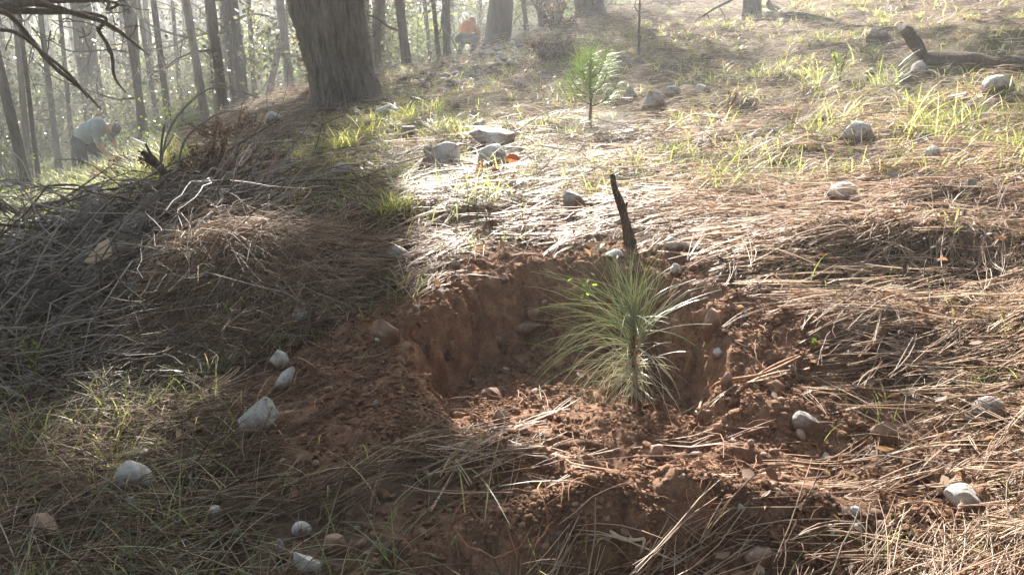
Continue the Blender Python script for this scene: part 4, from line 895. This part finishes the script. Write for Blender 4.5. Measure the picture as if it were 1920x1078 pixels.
def tree(px, py, Y, wpx, pxtop, Ht, label, seed, group=None, m='bark_pine', limbs=5, lowleaf=0, crown=1.0, flare=1.25, name='pine_tree', ftop=.35, leafsz=.05, twigs=0, curve=.0, kind=None):
    g = np.random.default_rng(seed); A_ = at(px, py, Y); x, y = A_[0], A_[1]; z = Hs(x, y); Ht = min(Ht, 14.5-z); s = pxm(np.array([x, y, z])); r0 = wpx*s*.5
    T_ = at(pxtop, 0, Y); lx = (T_[0]-x)/max(T_[2]-z, .5); lx = np.clip(lx, -.35, .35); ly = g.normal(0, .02)
    root = empty(name, (x, y, z), label, 'tree', group); hv = T_[2]-z
    zs = [-.25, 0.0, .06*hv+.05, .25*hv, .6*hv, hv, hv*1.6+.5, Ht*.5, Ht*.75, Ht]; zs = sorted(set(round(v, 3) for v in zs if v <= Ht)); q = []
    for v in zs:
        f = v/Ht; rr = r0*(1-(1-ftop)*max(f, 0)); rr *= flare if v <= .0 else (1+(flare-1)*.45 if v < .1*hv+.06 else 1)
        lean = lx*min(v, hv*1.5)+lx*.3*max(v-hv*1.5, 0)
        q.append((lean+curve*math.sin(v*1.3+seed)*r0, ly*v, v, rr))
    nn = 44 if wpx > 14 else 26; ss = 16 if wpx > 14 else 8
    lst = [(q, dict(n=nn, sides=ss, seed=seed, rough=.10, knots=2))]
    qq = np.array(q)
    def onstem(h): return np.array([np.interp(h, qq[:, 2], qq[:, 0]), np.interp(h, qq[:, 2], qq[:, 1]), h])
    C_ = []
    for k in range(limbs):
        h = g.uniform(.3, 1.7)*hv if k < limbs*.8 else g.uniform(.4, .7)*Ht; h = min(h, Ht*.8); a = g.uniform(0, 6.28)
        p = onstem(h); L = g.uniform(.6, 2.2); c = crooked(p, (math.cos(a), math.sin(a), g.uniform(-.3, .6)), L, r0*g.uniform(.16, .32), g, 7, .3)
        lst.append((c, dict(n=14, sides=6, seed=seed+k)))
        for j in range(2):
            i = g.integers(2, 5); c2 = crooked(c[i][:3], g.normal(size=3), L*.5, c[i][3]*.6, g, 5, .3); lst.append((c2, dict(n=8, sides=4)))
            if lowleaf: e = np.array([v[:3] for v in c2[2:]]); C_.append(np.repeat(e, max(1, lowleaf//3), 0)+g.normal(0, .16, (len(e)*max(1, lowleaf//3), 3)))
        if lowleaf: e = np.array([v[:3] for v in c[3:]]); C_.append(np.repeat(e, lowleaf, 0)+g.normal(0, .22, (len(e)*lowleaf, 3)))
    for k in range(int(7*crown)):
        h = g.uniform(.5, .97)*Ht; a = k*2.4+g.uniform(-.4, .4); L = (1.1-h/Ht)*Ht*.42+.5; c = crooked(onstem(h), (math.cos(a), math.sin(a), .35), L, r0*.3, g, 6, .15, .05)
        lst.append((c, dict(n=8, sides=5))); e = np.array([v[:3] for v in c[2:]]); e = np.concatenate([e, e+g.normal(0, .35, e.shape)])
        e = np.repeat(e, 16, 0)+g.normal(0, .28, (len(e)*16, 3)); C_.append(e)
    V, F = limbs_joined(lst); mesh('trunk', V, F, M[m], root, True)
    if C_:
        C_ = np.concatenate(C_); big = C_[:, 2] > hv*1.9
        k = in_gap(C_+np.array([x, y, z]), g); C_ = C_[~k]; big = big[~k]
        if len(C_):
            V, F = leafquads(C_, np.where(big, .12, leafsz)*g.uniform(.6, 1.2, len(C_)), g); mesh('crown', V, F, M['leaf'], root, False)
    return root
# the big trunk
def big_tree():
    A_ = at(652, 200, 8.0); x, y = A_[0], A_[1]; z = Hs(x, y); s = pxm(np.array([x, y, z]))
    root = empty('big_tree', (x, y, z), 'massive broad furrowed trunk with flared foot left of the centre', 'tree')
    prof = [(-30, 648, 150), (0, 652, 132), (18, 650, 122), (60, 642, 116), (110, 634, 122), (160, 628, 126), (200, 624, 130), (260, 622, 120), (420, 615, 112), (700, 604, 102), (1100, 595, 90), (1700, 590, 60)]
    pr = np.array(prof, float); n_, sd = 420, 300; hh = np.interp(np.linspace(0, 1, n_)**1.7, [0, 1], [-30, 1700])
    cx = np.interp(hh, pr[:, 0], pr[:, 1]-652)*s; rr = np.interp(hh, pr[:, 0], pr[:, 2])*s*.5; zz = hh*s
    a = np.arange(sd)*2*math.pi/sd; ca, sa = np.cos(a)[None], np.sin(a)[None]; zc = zz[:, None]
    w = vn(ca*1.5+0*zc, sa*1.5+0*zc, zc*.8+0*ca, 2)*.10
    butt = .16*np.exp(-np.maximum(zc, 0)/.22)*np.cos(4*a[None]+1)
    wx = vn(ca*3+0*zc, sa*3+0*zc, zc*2.5, 8)*.9
    f1 = 1-np.abs(vn(ca*13+wx, sa*13+wx, zc*2.4, 5)); f2 = 1-np.abs(vn(ca*27+wx*2, sa*27, zc*7, 6))
    RR = rr[:, None]*(1+w+butt)+.040*(f1**3-.5)+.020*(f2**2-.5)
    V = np.stack([cx[:, None]+ca*RR, sa*RR, zc+0*ca], -1).reshape(-1, 3)
    k = np.arange(n_-1)[:, None]*sd; j = np.arange(sd)[None]; j2 = (j+1) % sd; F = np.stack([k+j, k+j2, k+sd+j2, k+sd+j], -1).reshape(-1, 4)
    mesh('trunk', V, F, M['bark'], root, True)
    g = np.random.default_rng(77); C_ = []; top = zz[-1]
    for i in range(16):
        h = top*g.uniform(.45, 1.0); ang = i*2.4; c0 = np.interp(h, zz, cx); c = crooked((c0, 0, h), (math.cos(ang), math.sin(ang), .5), g.uniform(2, 4), .10, g, 7, .2)
        V, F = limbs_joined([(c, dict(n=14, sides=8))]); mesh('limb', V, F, M['bark'], root, True); e = np.array([v[:3] for v in c[2:]]); e = np.repeat(e, 70, 0)+g.normal(0, .5, (len(e)*70, 3)); C_.append(e)
    C_ = np.concatenate(C_); C_ = C_[~in_gap(C_+np.array([x, y, z]), g)]
    # added unseen leaf sprays, shaped back along the sun to shade the lower left
    m_ = 10500; gy = g.uniform(.6, 3.9, m_); ge = np.interp(gy, [.9, 1.15, 1.35, 1.75, 2.1, 2.9, 3.9], [-.14, .0, .07, -.19, -.31, -.52, -.85])
    gx = ge-.03-np.abs(g.normal(0, 1, m_))*np.interp(gy, [.9, 2.1, 2.4, 3.0, 3.9], [1.0, .75, .42, .28, .12])-.05*v2(gy*3, gy*0, 4); hh_ = g.uniform(3.7, 5.2, m_)
    ok = ~((((gx+.90)/.20)**2+((gy-2.42)/.30)**2) < 1); gx, gy, hh_ = gx[ok], gy[ok], hh_[ok]
    sp = np.stack([gx, gy, -.8+0*gx], 1)+np.array(SUND)[None]*(hh_/SUND.z)[:, None]-np.array([x, y, z]); C_ = np.concatenate([C_, sp]); C_ = C_[~beam(C_+np.array([x, y, z]))]
    for k in range(5):
        e = sp[int(len(sp)*k/5)]; V, F = limbs_joined([([(.0, 0, 2.6+.2*k, .05), (e[0]*.5, e[1]*.5, 3.3+.1*k, .025), (*e, .01)], dict(n=14, sides=8))]); mesh('limb', V, F, M['bark'], root, True)
    V, F = leafquads(C_, .10*g.uniform(.6, 1.2, len(C_)), g); mesh('crown', V, F, M['leaf'], root, False)
    # russet leaves of a climber on its left flank
    n_ = 26; h = g.uniform(.05, .6, n_); rr_ = np.interp(h, zz, rr)+.03; cc = np.interp(h, zz, cx)
    V, F = leafmesh(cc-rr_+g.normal(0, .02, n_), -.05+g.normal(0, .06, n_), h, g.uniform(.03, .06, n_), g, 0); mesh('clinging_leaves', V, F, M['orangeleaf'], root, True)
big_tree()
T = tree
T(932, 84, 17, 50, 940, 5.6, 'thick reddish pine trunk standing at the top of the ridge', 1, limbs=2, flare=1.35)
T(764, 130, 15, 19, 748, 7.6, 'dark straight pine just right of the big trunk', 2, limbs=3)
T(838, 96, 18, 16, 836, 7, 'slim pine just left of the orange-shirted worker', 3, limbs=3)
T(824, 102, 19, 9, 812, 7, 'thinnest pine left of the orange-shirted worker', 4, limbs=2)
T(1409, 38, 11.5, 36, 1408, 5, 'dark trunk at the top of the open slope', 5, limbs=1, crown=1.7, flare=1.1)
T(1017, 28, 20, 13, 1010, 7, 'slim trunk left of the russet shrub', 6, limbs=2)
T(1108, 34, 15, 58, 1100, 4.6, 'broad dark trunk right of the russet shrub', 7, limbs=1, flare=1.3)
T(420, 212, 14, 19, 396, 12, 'straight dark pine right of the forked tree', 8, limbs=6, lowleaf=6)
T(387, 236, 12, 16, 350, 10, 'tree with bare side branches in front of the straight dark pine', 9, limbs=7, lowleaf=8, m='bark')
T(320, 262, 15, 13, 290, 11, 'slim leaning trunk left of the tree with bare side branches', 10, limbs=5, lowleaf=8)
T(275, 280, 13.5, 15, 234, 11, 'leaning pine right behind the bent-over worker', 11, limbs=5, lowleaf=8)
T(183, 262, 21, 42, 150, 12, 'thick pine trunk directly behind the bent-over worker', 12, limbs=4, lowleaf=12, flare=1.3)
T(55, 362, 11, 19, -40, 10, 'strongly leaning dark trunk at the left edge', 13, limbs=3)
T(74, 352, 12, 9, 30, 9, 'thin stem beside the strongly leaning trunk', 14, limbs=3, lowleaf=6)
T(112, 335, 18, 12, 78, 10, 'leaning slim trunk left of the bent-over worker', 15, limbs=3, lowleaf=6)
T(140, 325, 19, 9, 112, 10, 'thin trunk touching the back of the bent-over worker', 16, limbs=3)
T(512, 190, 20, 13, 532, 8, 'crooked small oak left of the big trunk', 17, limbs=7, lowleaf=26, m='bark', name='oak_tree', curve=1.5, leafsz=.06)
T(547, 192, 18, 17, 525, 9, 'oak stem closest to the left side of the big trunk', 18, limbs=6, lowleaf=26, m='bark', name='oak_tree', leafsz=.06)
T(701, 132, 17, 22, 712, 9, 'hazy tree half hidden behind the right side of the big trunk', 19, limbs=4, lowleaf=20, m='bark')
T(808, 108, 21, 8, 796, 9, 'thin pale stem between the dark straight pine and the slim pines', 20, limbs=3, lowleaf=10)
T(335, 190, 22, 9, 322, 10, 'narrow far trunk between the leaning pine and the forked tree', 21, limbs=4, lowleaf=10)
T(300, 250, 19, 10, 262, 10, 'far slim trunk behind the leaning pine', 22, limbs=4, lowleaf=12)
g = np.random.default_rng(21)
for k in range(66):   # many more trunks fading into the haze
    px = g.uniform(-260, 1010) if k < 58 else g.uniform(1010, 2000); Y = g.uniform(18, 42) if k > 16 else g.uniform(17, 25)
    if 600 < px < 700: continue
    P = hit(px, 250) if False else None; a = (px-960)/FPX*1.05; x = a*Y; gz = Hs(x, Y); X2, Y2, d2 = proj(x, Y, gz)
    T(float(X2), float(Y2), Y, g.uniform(.10, .30)*FPX/Y, float(X2)+g.normal(-6, 9)-(960-X2)*.03, g.uniform(8, 14), 'one of the slim hazy trunks far back in the wood', 100+k, 'far trunks in the hazy wood', limbs=5, lowleaf=14 if k % 2 else 0, leafsz=.05, crown=.8)
# low leafy oaks and shrubs of the understorey
def shrub(px, Y, w, h, seed, label, group=None, nl=2600, leaf=.035, m='shrubleaf', base=0.0):
    g = np.random.default_rng(seed); x = (px-960)/FPX*Y*1.05; z = Hs(x, Y); root = empty('understorey_shrub', (x, Y, z), label, 'shrub', group)
    C_, L = [], []
    for k in range(9):
        a = g.uniform(0, 6.28); e = np.array([math.cos(a)*w*.5*g.uniform(.3, 1), math.sin(a)*w*.5*g.uniform(.3, 1), h*g.uniform(.45, 1)])
        q = crooked((0, 0, -.05), e, np.linalg.norm(e), .028, g, 7, .16); L.append((q, dict(n=12, sides=6)))
        for j in range(4):
            c2 = crooked(q[g.integers(2, 6)][:3], g.normal(size=3)*np.array([1, 1, .6]), w*.35, .012, g, 5, .25); L.append((c2, dict(n=8, sides=4))); C_.append(np.array([v[:3] for v in c2[1:]]))
    c = np.concatenate(C_); c = c[g.integers(0, len(c), nl)]; c = c+g.normal(0, .20, c.shape); c[:, 2] = np.maximum(c[:, 2], .05)
    c = c[~in_gap(c+np.array([x, Y, z]), g, .95, .8)]
    V, F = limbs_joined(L); mesh('stems', V, F, M['bark'], root, True)
    V, F = leafquads(c, leaf*g.uniform(.6, 1.25, len(c)), g); mesh('foliage', V, F, M[m], root, False)
g = np.random.default_rng(33)
for k in range(52):
    px = g.uniform(-150, 900) if k < 43 else g.uniform(900, 1150); Y = g.uniform(18, 40)
    shrub(px, Y, g.uniform(2, 4), g.uniform(1.2, 4.2), 500+k, 'one of the pale green leafy shrubs between the far trunks', 'leafy shrubs of the understorey', 2200, .02+.0012*Y, 'leaf' if k % 3 else 'shrubleaf')
shrub(18, 11.5, 1.4, .9, 601, 'low bright green bush at the left edge under the leaning trunk', None, 1600, .03)
shrub(365, 12.5, .8, .6, 602, 'bright grass-green bush behind the dark forked stub', None, 1800, .025)
shrub(262, 19, 1.8, 1.0, 603, 'pale green bush right of the bent-over worker', None, 1800, .028)
shrub(690, 19, 3.2, 3.0, 604, 'hazy dark shrub right behind the big trunk', None, 3000, .04, 'leaf')
# unseen trees added behind and beside the camera to hold back the open sky
def shade_tree(x, y, Ht, seed):
    g = np.random.default_rng(seed); z = Hs(x, y); root = empty('added_shade_tree', (x, y, z), 'one of the unseen trees added around the clearing to dim the sky light', 'tree', 'unseen added trees that dim the sky light'); lst = [([(0, 0, -.2, .24), (.1, 0, Ht*.3, .19), (0, .1, Ht*.7, .12), (0, 0, Ht, .04)], dict(n=24, sides=12, seed=seed))]; C_ = []
    for k in range(18):
        h = Ht*g.uniform(.32, .98); a = k*2.4; c = crooked((0, 0, h), (math.cos(a), math.sin(a), .3), g.uniform(2.2, 4.2), .07, g, 7, .2); lst.append((c, dict(n=10, sides=5))); e = np.array([v[:3] for v in c[2:]]); C_.append(np.repeat(e, 13, 0)+g.normal(0, .55, (len(e)*13, 3)))
    V, F = limbs_joined(lst); mesh('trunk', V, F, M['bark_pine'], root, True); C_ = np.concatenate(C_); C_ = C_[~in_gap(C_+np.array([x, y, z]), g)]
    X2, Y2, d2 = proj(C_[:, 0]+x, C_[:, 1]+y, C_[:, 2]+z); C_ = C_[~((d2 > 0)&(Y2 > -40)&(X2 > -100)&(X2 < 2020))]
    V, F = leafquads(C_, .20*g.uniform(.6, 1.2, len(C_)), g); mesh('crown', V, F, M['leaf'], root, False)
for k, (x, y, h) in enumerate([(-3, -3.5, 9), (2.5, -4, 9), (-7, -1, 10), (7, -1.5, 9), (0, -8, 11), (-6, -8, 11), (6, -8, 10), (8.5, 4, 9), (-8.5, 4, 11), (12, 0, 9), (-12, -3, 12), (12, -8, 9), (-12, -10, 12), (1, -13, 12), (9.5, 9, 8), (5.2, 2.0, 8)]): shade_tree(x, y, h, 900+k)
# near oak at the left whose bare limbs reach into the picture
def near_oak():
    x, y = -4.6, 5.2; z = Hs(x, y); root = empty('bare_oak', (x, y, z), 'nearby oak whose dark bare limbs hang in from the upper left', 'tree'); o_ = np.array([x, y, z])
    limbmesh('trunk', [(0, 0, -.2, .18), (.05, 0, .8, .15), (.2, .1, 2.0, .13), (.1, .2, 4, .09), (-.3, 0, 6, .04)], M['bark'], root, n=30, sides=14)
    st = np.array([.2, .1, 2.0])
    def br(pts, Y0):
        q = [(*st, .045)]
        for (px, py, w, dy) in pts:
            P = at(px, py, Y0+dy); q.append((*(P-o_), w*pxm(P)*.5))
        limbmesh('limb', q, M['darkwood'], root, n=60, sides=8, rough=.2, knots=3)
        return q
    br([(-60,30,20,0),(0,14,18,0),(60,6,15,0),(120,20,10,.1),(200,45,9,.2),(250,80,6,.3),(280,105,3,.3)], 5.2)
    br([(-80,50,12,0),(0,22,10,0),(50,65,9,.1),(95,120,8,.1),(150,165,7,.2),(190,206,3,.2)], 4.9)
    br([(-60,50,9,0),(0,56,8,0),(35,64,7,0),(75,95,6,.1),(130,140,6,.1),(165,185,3,.2)], 4.6)
    br([(150,25,8,.2),(185,60,8,.2),(208,100,7,.3),(215,145,5,.4),(236,174,2.5,.5)], 5.2)
    br([(170,2,7,.1),(200,18,6,.2),(205,-20,5,.2)], 5.3)
    g = np.random.default_rng(6); L = []
    for k in range(26):
        px = g.uniform(-20, 270); py = g.uniform(0, 110); P = at(px, py, 5.1)-o_; L.append((crooked(P, (g.normal(), g.normal()*.5, -.4+g.normal()*.6), g.uniform(.2, .5), .004, g, 7, .3), dict(n=14, sides=4)))
    V, F = limbs_joined(L); mesh('twigs', V, F, M['darkwood'], root, True)
near_oak()
# far-off wood closing the view
def far_wood():
    g = np.random.default_rng(90); n_ = 520; a = np.radians(g.uniform(-62, 50, n_)); r = g.uniform(42, 95, n_); x, y = r*np.sin(a), r*np.cos(a); z = H(x, y)
    h = np.minimum(g.uniform(7, 13, n_), np.maximum(15-z, 2)); P = np.stack([np.stack([x, y, z-.3], 1), np.stack([x+g.normal(0, .2, n_), y, z+h*.5], 1), np.stack([x+g.normal(0, .5, n_), y, z+h], 1)], 1)
    V1, F1 = tubes(P, g.uniform(.08, .22, n_)[:, None]*np.array([[1, .8, .3]]), 6)
    m = 90000; k = g.integers(0, n_, m); t = g.uniform(.02, 1.02, m); C_ = np.stack([x[k]+g.normal(0, 1.5, m), y[k]+g.normal(0, 1.5, m), z[k]+h[k]*t], 1)
    V2, F2 = leafquads(C_, g.uniform(.10, .24, m), g)
    o = mesh('far_woodland', np.concatenate([V1, V2]), np.concatenate([F1, F2+len(V1)]), M['leaf'], None, False); o.data.materials.append(M['bark'])
    mi = np.ones(len(F1)+len(F2), np.int32); mi[len(F1):] = 0; o.data.polygons.foreach_set('material_index', mi); tag(o, kind='stuff')
far_wood()

# ------------------------------------------------------------------ people
import bmesh
M['skin'] = mat('skin', (.42, .24, .17), .6, .3)[0]
def cloth(name, col):
    m, nt, b = mat(name, None, .9, .1); c = ramp(nt, [(.3, tuple(v*.75 for v in col)), (.7, col)], tex(nt, 14, 5, .6)); nt.links.new(c, b.inputs['Base Color']); bumpn(nt, b, tex(nt, 30, 3, .5), .4, .02); return m
def fused(joints, edges, voxel, extra=(), smooth=3):
    """one continuous surface: tapered limbs and round joints melted together"""
    Vs, Fs, o = [], [], 0
    def add(V, F):
        nonlocal o
        Vs.extend([tuple(map(float, v)) for v in V]); Fs.extend([[int(i)+o for i in f] for f in F]); o += len(V)
    for a, b in edges:
        (pa, ra), (pb, rb) = joints[a], joints[b]; V, F, caps = limb([(*pa, ra), (*((pa+pb)/2), (ra+rb)/2), (*pb, rb)], n=7, sides=14, rough=0); add(*to_tris(V, F, caps))
    for k, (p_, r_) in joints.items(): V, F = ICO[3]; add(np.array(p_)+V*r_, F)
    for V, F in extra: add(V, F)
    me = bpy.data.meshes.new('t'); me.from_pydata(Vs, [], Fs); ob = bpy.data.objects.new('t', me); SC.collection.objects.link(ob)
    rm = ob.modifiers.new('r', 'REMESH'); rm.mode = 'VOXEL'; rm.voxel_size = voxel
    if smooth: sm = ob.modifiers.new('s', 'SMOOTH'); sm.factor = .5; sm.iterations = smooth
    m2 = bpy.data.meshes.new_from_object(ob.evaluated_get(bpy.context.evaluated_depsgraph_get())); bpy.data.objects.remove(ob); bpy.data.meshes.remove(me); return m2
def person(loc, rz, J, label, shirt, trousers, hat, boots=(.06, .05, .04), sc=1.0):
    root = empty('person', loc, label, 'person'); root.rotation_euler.z = rz; root.scale = (sc,)*3
    def part(name, me, m, par=root):
        me.materials.clear(); me.materials.append(m); me.polygons.foreach_set('use_smooth', np.ones(len(me.polygons), bool)); o = bpy.data.objects.new(name, me); SC.collection.objects.link(o); o.parent = par; return o
    v = {k: Vector(p) for k, p in J.items()}
    hd = (v['head']-v['neck']).normalized()
    jt = {'pelvis': (v['pelvis'], .125), 'spine': (v['spine'], .115), 'chest': (v['chest'], .135), 'neck': (v['neck'], .052), 'head': (v['head'], .06)}
    ed = [('pelvis', 'spine'), ('spine', 'chest'), ('chest', 'neck'), ('neck', 'head')]
    for s_ in 'LR':
        jt['sh'+s_] = (v['sh'+s_], .062); jt['el'+s_] = (v['el'+s_], .044); jt['wr'+s_] = (v['wr'+s_], .030)
        jt['hip'+s_] = (v['hip'+s_], .095); jt['kn'+s_] = (v['kn'+s_], .058); jt['an'+s_] = (v['an'+s_], .038)
        fwd = Vector((1, 0, 0)); jt['toe'+s_] = (v['an'+s_]+Vector((.14, 0, -.05)), .035)
        fa = (v['wr'+s_]-v['el'+s_]).normalized(); palm = v['wr'+s_]+fa*.055; jt['pa'+s_] = (palm, .027)
        ed += [('chest', 'sh'+s_), ('sh'+s_, 'el'+s_), ('el'+s_, 'wr'+s_), ('wr'+s_, 'pa'+s_), ('pelvis', 'hip'+s_), ('hip'+s_, 'kn'+s_), ('kn'+s_, 'an'+s_), ('an'+s_, 'toe'+s_)]
        sd = fa.cross(Vector((0, 0, 1)))
        sd = sd.normalized() if sd.length > .1 else Vector((0, 1, 0))
        cu = sd.cross(fa)
        for f in range(4):
            off = sd*(.028-.019*f); ln = (.036, .041, .038, .029)[f]; a = palm+off+fa*.035; b = a+(fa*.7+cu*.7)*ln; c = b+(cu*.95-fa*.25)*ln*.8
            for n_, p, r in (('a', a, .0095), ('b', b, .0085), ('c', c, .0075)): jt['f%d%s%s' % (f, n_, s_)] = (p, r)
            ed += [('pa'+s_, 'f%da%s' % (f, s_)), ('f%da%s' % (f, s_), 'f%db%s' % (f, s_)), ('f%db%s' % (f, s_), 'f%dc%s' % (f, s_))]
        a = v['wr'+s_]+fa*.03+sd*.036; b = a+(sd*.3+cu*.5+fa*.6)*.035; jt['ta'+s_] = (a, .011); jt['tb'+s_] = (b, .009); ed += [('pa'+s_, 'ta'+s_), ('ta'+s_, 'tb'+s_)]
    # head: skull, jaw, nose, ears
    hc = v['head']+hd*.03; face = v['face'].normalized(); face = (face-hd*face.dot(hd)).normalized(); sde = hd.cross(face).normalized(); B = np.array([face, sde, hd]).T
    def ell(c, r, sub=3): V, F = ICO[sub]; return (np.array(c)+(V*np.array(r))@B.T).tolist(), F.tolist()
    ex = [ell(hc+hd*.02, (.095, .076, .105)), ell(hc-hd*.055+face*.03, (.06, .055, .06)), ell(hc+face*.098-hd*.01, (.018, .012, .024), 2), ell(hc+sde*.078, (.018, .01, .03), 2), ell(hc-sde*.078, (.018, .01, .03), 2),
          ell(hc+face*.082-hd*.055, (.012, .024, .009), 2)]
    part('body', fused(jt, ed, .0075, ex, 2), M['skin'])
    for s_ in (1, -1):
        V, F = ell(hc+face*.086+sde*(.03*s_)+hd*.015, (.010, .014, .011), 2); mesh('eye', V, F, M['darkwood'], root, True)
    top = {k: jt[k] for k in ('spine', 'chest', 'pelvis')}; top = {'pelvis': (v['pelvis']*.8+v['spine']*.2, .142), 'spine': (v['spine'], .142), 'chest': (v['chest'], .158), 'neck': (v['neck']*.75+v['chest']*.25, .07)}
    e2 = [('pelvis', 'spine'), ('spine', 'chest'), ('chest', 'neck')]
    for s_ in 'LR':
        top['sh'+s_] = (v['sh'+s_], .078); top['sl'+s_] = (v['sh'+s_].lerp(v['el'+s_], .62), .064); e2 += [('chest', 'sh'+s_), ('sh'+s_, 'sl'+s_)]
    part('shirt', fused(top, e2, .014, (), 5), shirt)
    tr = {'pelvis': (v['pelvis'], .146)}; e3 = []
    for s_ in 'LR':
        tr['hip'+s_] = (v['hip'+s_], .112); tr['kn'+s_] = (v['kn'+s_], .078); tr['an'+s_] = (v['an'+s_]+Vector((0, 0, .03)), .062); e3 += [('pelvis', 'hip'+s_), ('hip'+s_, 'kn'+s_), ('kn'+s_, 'an'+s_)]
    part('trousers', fused(tr, e3, .014, (), 5), trousers)
    bt = M.get('boots') or mat('boot_leather', boots, .7, .3)[0]; M['boots'] = bt
    for s_ in 'LR':
        a = v['an'+s_]; part('boot', fused({'a': (a+Vector((0, 0, .06)), .056), 'b': (a+Vector((0, 0, -.01)), .055), 'c': (a+Vector((.16, 0, -.03)), .042)}, [('a', 'b'), ('b', 'c')], .012), bt)
    V, F = ell(hc+hd*.052-face*.008, (.106, .088, .088), 4); V = np.array(V); keep = (V-np.array(hc+hd*.03))@np.array(hd) > 0
    F = np.array(F); F = F[keep[F].all(1)]; cap = mesh('cap', V, F, hat, root, True); so_ = cap.modifiers.new('thickness', 'SOLIDIFY'); so_.thickness = .006
    a = np.linspace(-1.1, 1.1, 13); c0 = np.array(hc+hd*.035); fv, sv, hv = np.array(face), np.array(sde), np.array(hd)
    inn = c0+np.outer(np.cos(a)*.092, fv)+np.outer(np.sin(a)*.078, sv); out = c0+np.outer(.092*np.cos(a)+.075*np.cos(a)**.5, fv)+np.outer(np.sin(a)*.074, sv)-hv*.018
    VV = np.concatenate([inn, out]); FF = [[i, i+1, 14+i, 13+i] for i in range(12)]; br_ = mesh('brim', VV, FF, hat, cap, True); b_ = br_.modifiers.new('thickness', 'SOLIDIFY'); b_.thickness = .005
    return root
greyt = cloth('grey_green_shirt', (.25, .30, .30)); darkt = cloth('dark_trousers', (.03, .027, .027)); orange = cloth('orange_shirt', (.80, .33, .13)); greyp = cloth('grey_trousers', (.20, .21, .22)); capm = cloth('dark_cap', (.10, .09, .08)); greys = cloth('pale_grey_shirt', (.26, .28, .27))
JA = dict(pelvis=(-.05,0,.76), spine=(.10,0,.92), chest=(.30,0,.99), neck=(.45,0,.99), head=(.53,0,.97), face=(.55,0,-.8), shL=(.35,.17,.95), shR=(.35,-.17,.95), elL=(.42,.2,.69), elR=(.40,-.2,.69), wrL=(.56,.05,.52), wrR=(.50,-.05,.46),
          hipL=(-.04,.10,.72), hipR=(-.04,-.10,.72), knL=(.26,.13,.42), knR=(.02,-.13,.40), anL=(.22,.14,.07), anR=(-.12,-.13,.07))
A_ = at(172, 356, 14.2); A_[2] = Hs(A_[0], A_[1])
A_[2] -= .06
person(A_, R(-8), JA, 'person in grey-green shirt, dark trousers and cap bending down at the far left', greyt, darkt, capm, sc=1.02)
# his pick, held in both hands
def pick(root_loc, rz):
    root = empty('pickaxe', root_loc, 'mattock held low by the bent-over person at the far left', 'tool'); root.rotation_euler.z = rz; root.scale = (1.02,)*3
    limbmesh('handle', [(.36, -.08, .40, .017), (.58, .02, .52, .016), (.98, .18, .74, .018)], M['brownwood'], root, n=14, sides=8, rough=.05)
    limbmesh('pick_head', [(.88, .30, .98, .006), (.95, .2, .86, .022), (.98, .18, .74, .03), (1.03, .13, .60, .024), (1.12, .02, .48, .007)], M['darkwood'], root, n=18, sides=8, rough=.04)
pick(A_, R(-8))
JC = dict(pelvis=(-.12,0,.42), spine=(.02,0,.56), chest=(.16,0,.68), neck=(.28,0,.74), head=(.36,0,.76), face=(.75,0,-.5), shL=(.2,.17,.66), shR=(.2,-.17,.66), elL=(.36,.22,.45), elR=(.36,-.22,.45), wrL=(.50,.1,.28), wrR=(.50,-.1,.26),
          hipL=(-.10,.11,.40), hipR=(-.10,-.11,.40), knL=(.26,.17,.45), knR=(.26,-.17,.45), anL=(.02,.15,.07), anR=(.02,-.15,.07))
A2 = at(350, 285, 17); A2[2] = Hs(A2[0], A2[1])
person(A2, R(50), JC, 'person in pale grey shirt stooping half hidden behind the fallen branches', greys, greyp, capm)
A3 = at(873, 100, 20); A3[2] = Hs(A3[0], A3[1])
person(A3, R(70), JC, 'person in orange shirt crouching on the ridge beyond the rubble', orange, greyp, capm, sc=1.0)

# ------------------------------------------------------------------ hazy morning air
bpy.ops.mesh.primitive_cube_add(size=1); hz = bpy.context.object; hz.name = 'haze'; hz['kind'] = 'stuff'
hz.scale = (340, 340, 40); hz.location = (0, 0, -1)
m = bpy.data.materials.new('hazy_air'); m.use_nodes = True; nt = m.node_tree; nt.nodes.remove(nt.nodes['Principled BSDF'])
pv = nt.nodes.new('ShaderNodeVolumePrincipled'); pv.inputs['Color'].default_value = (.93, .96, .97, 1); pv.inputs['Density'].default_value = .0058; pv.inputs['Anisotropy'].default_value = .45
nt.links.new(pv.outputs[0], nt.nodes['Material Output'].inputs['Volume']); hz.data.materials.append(m)
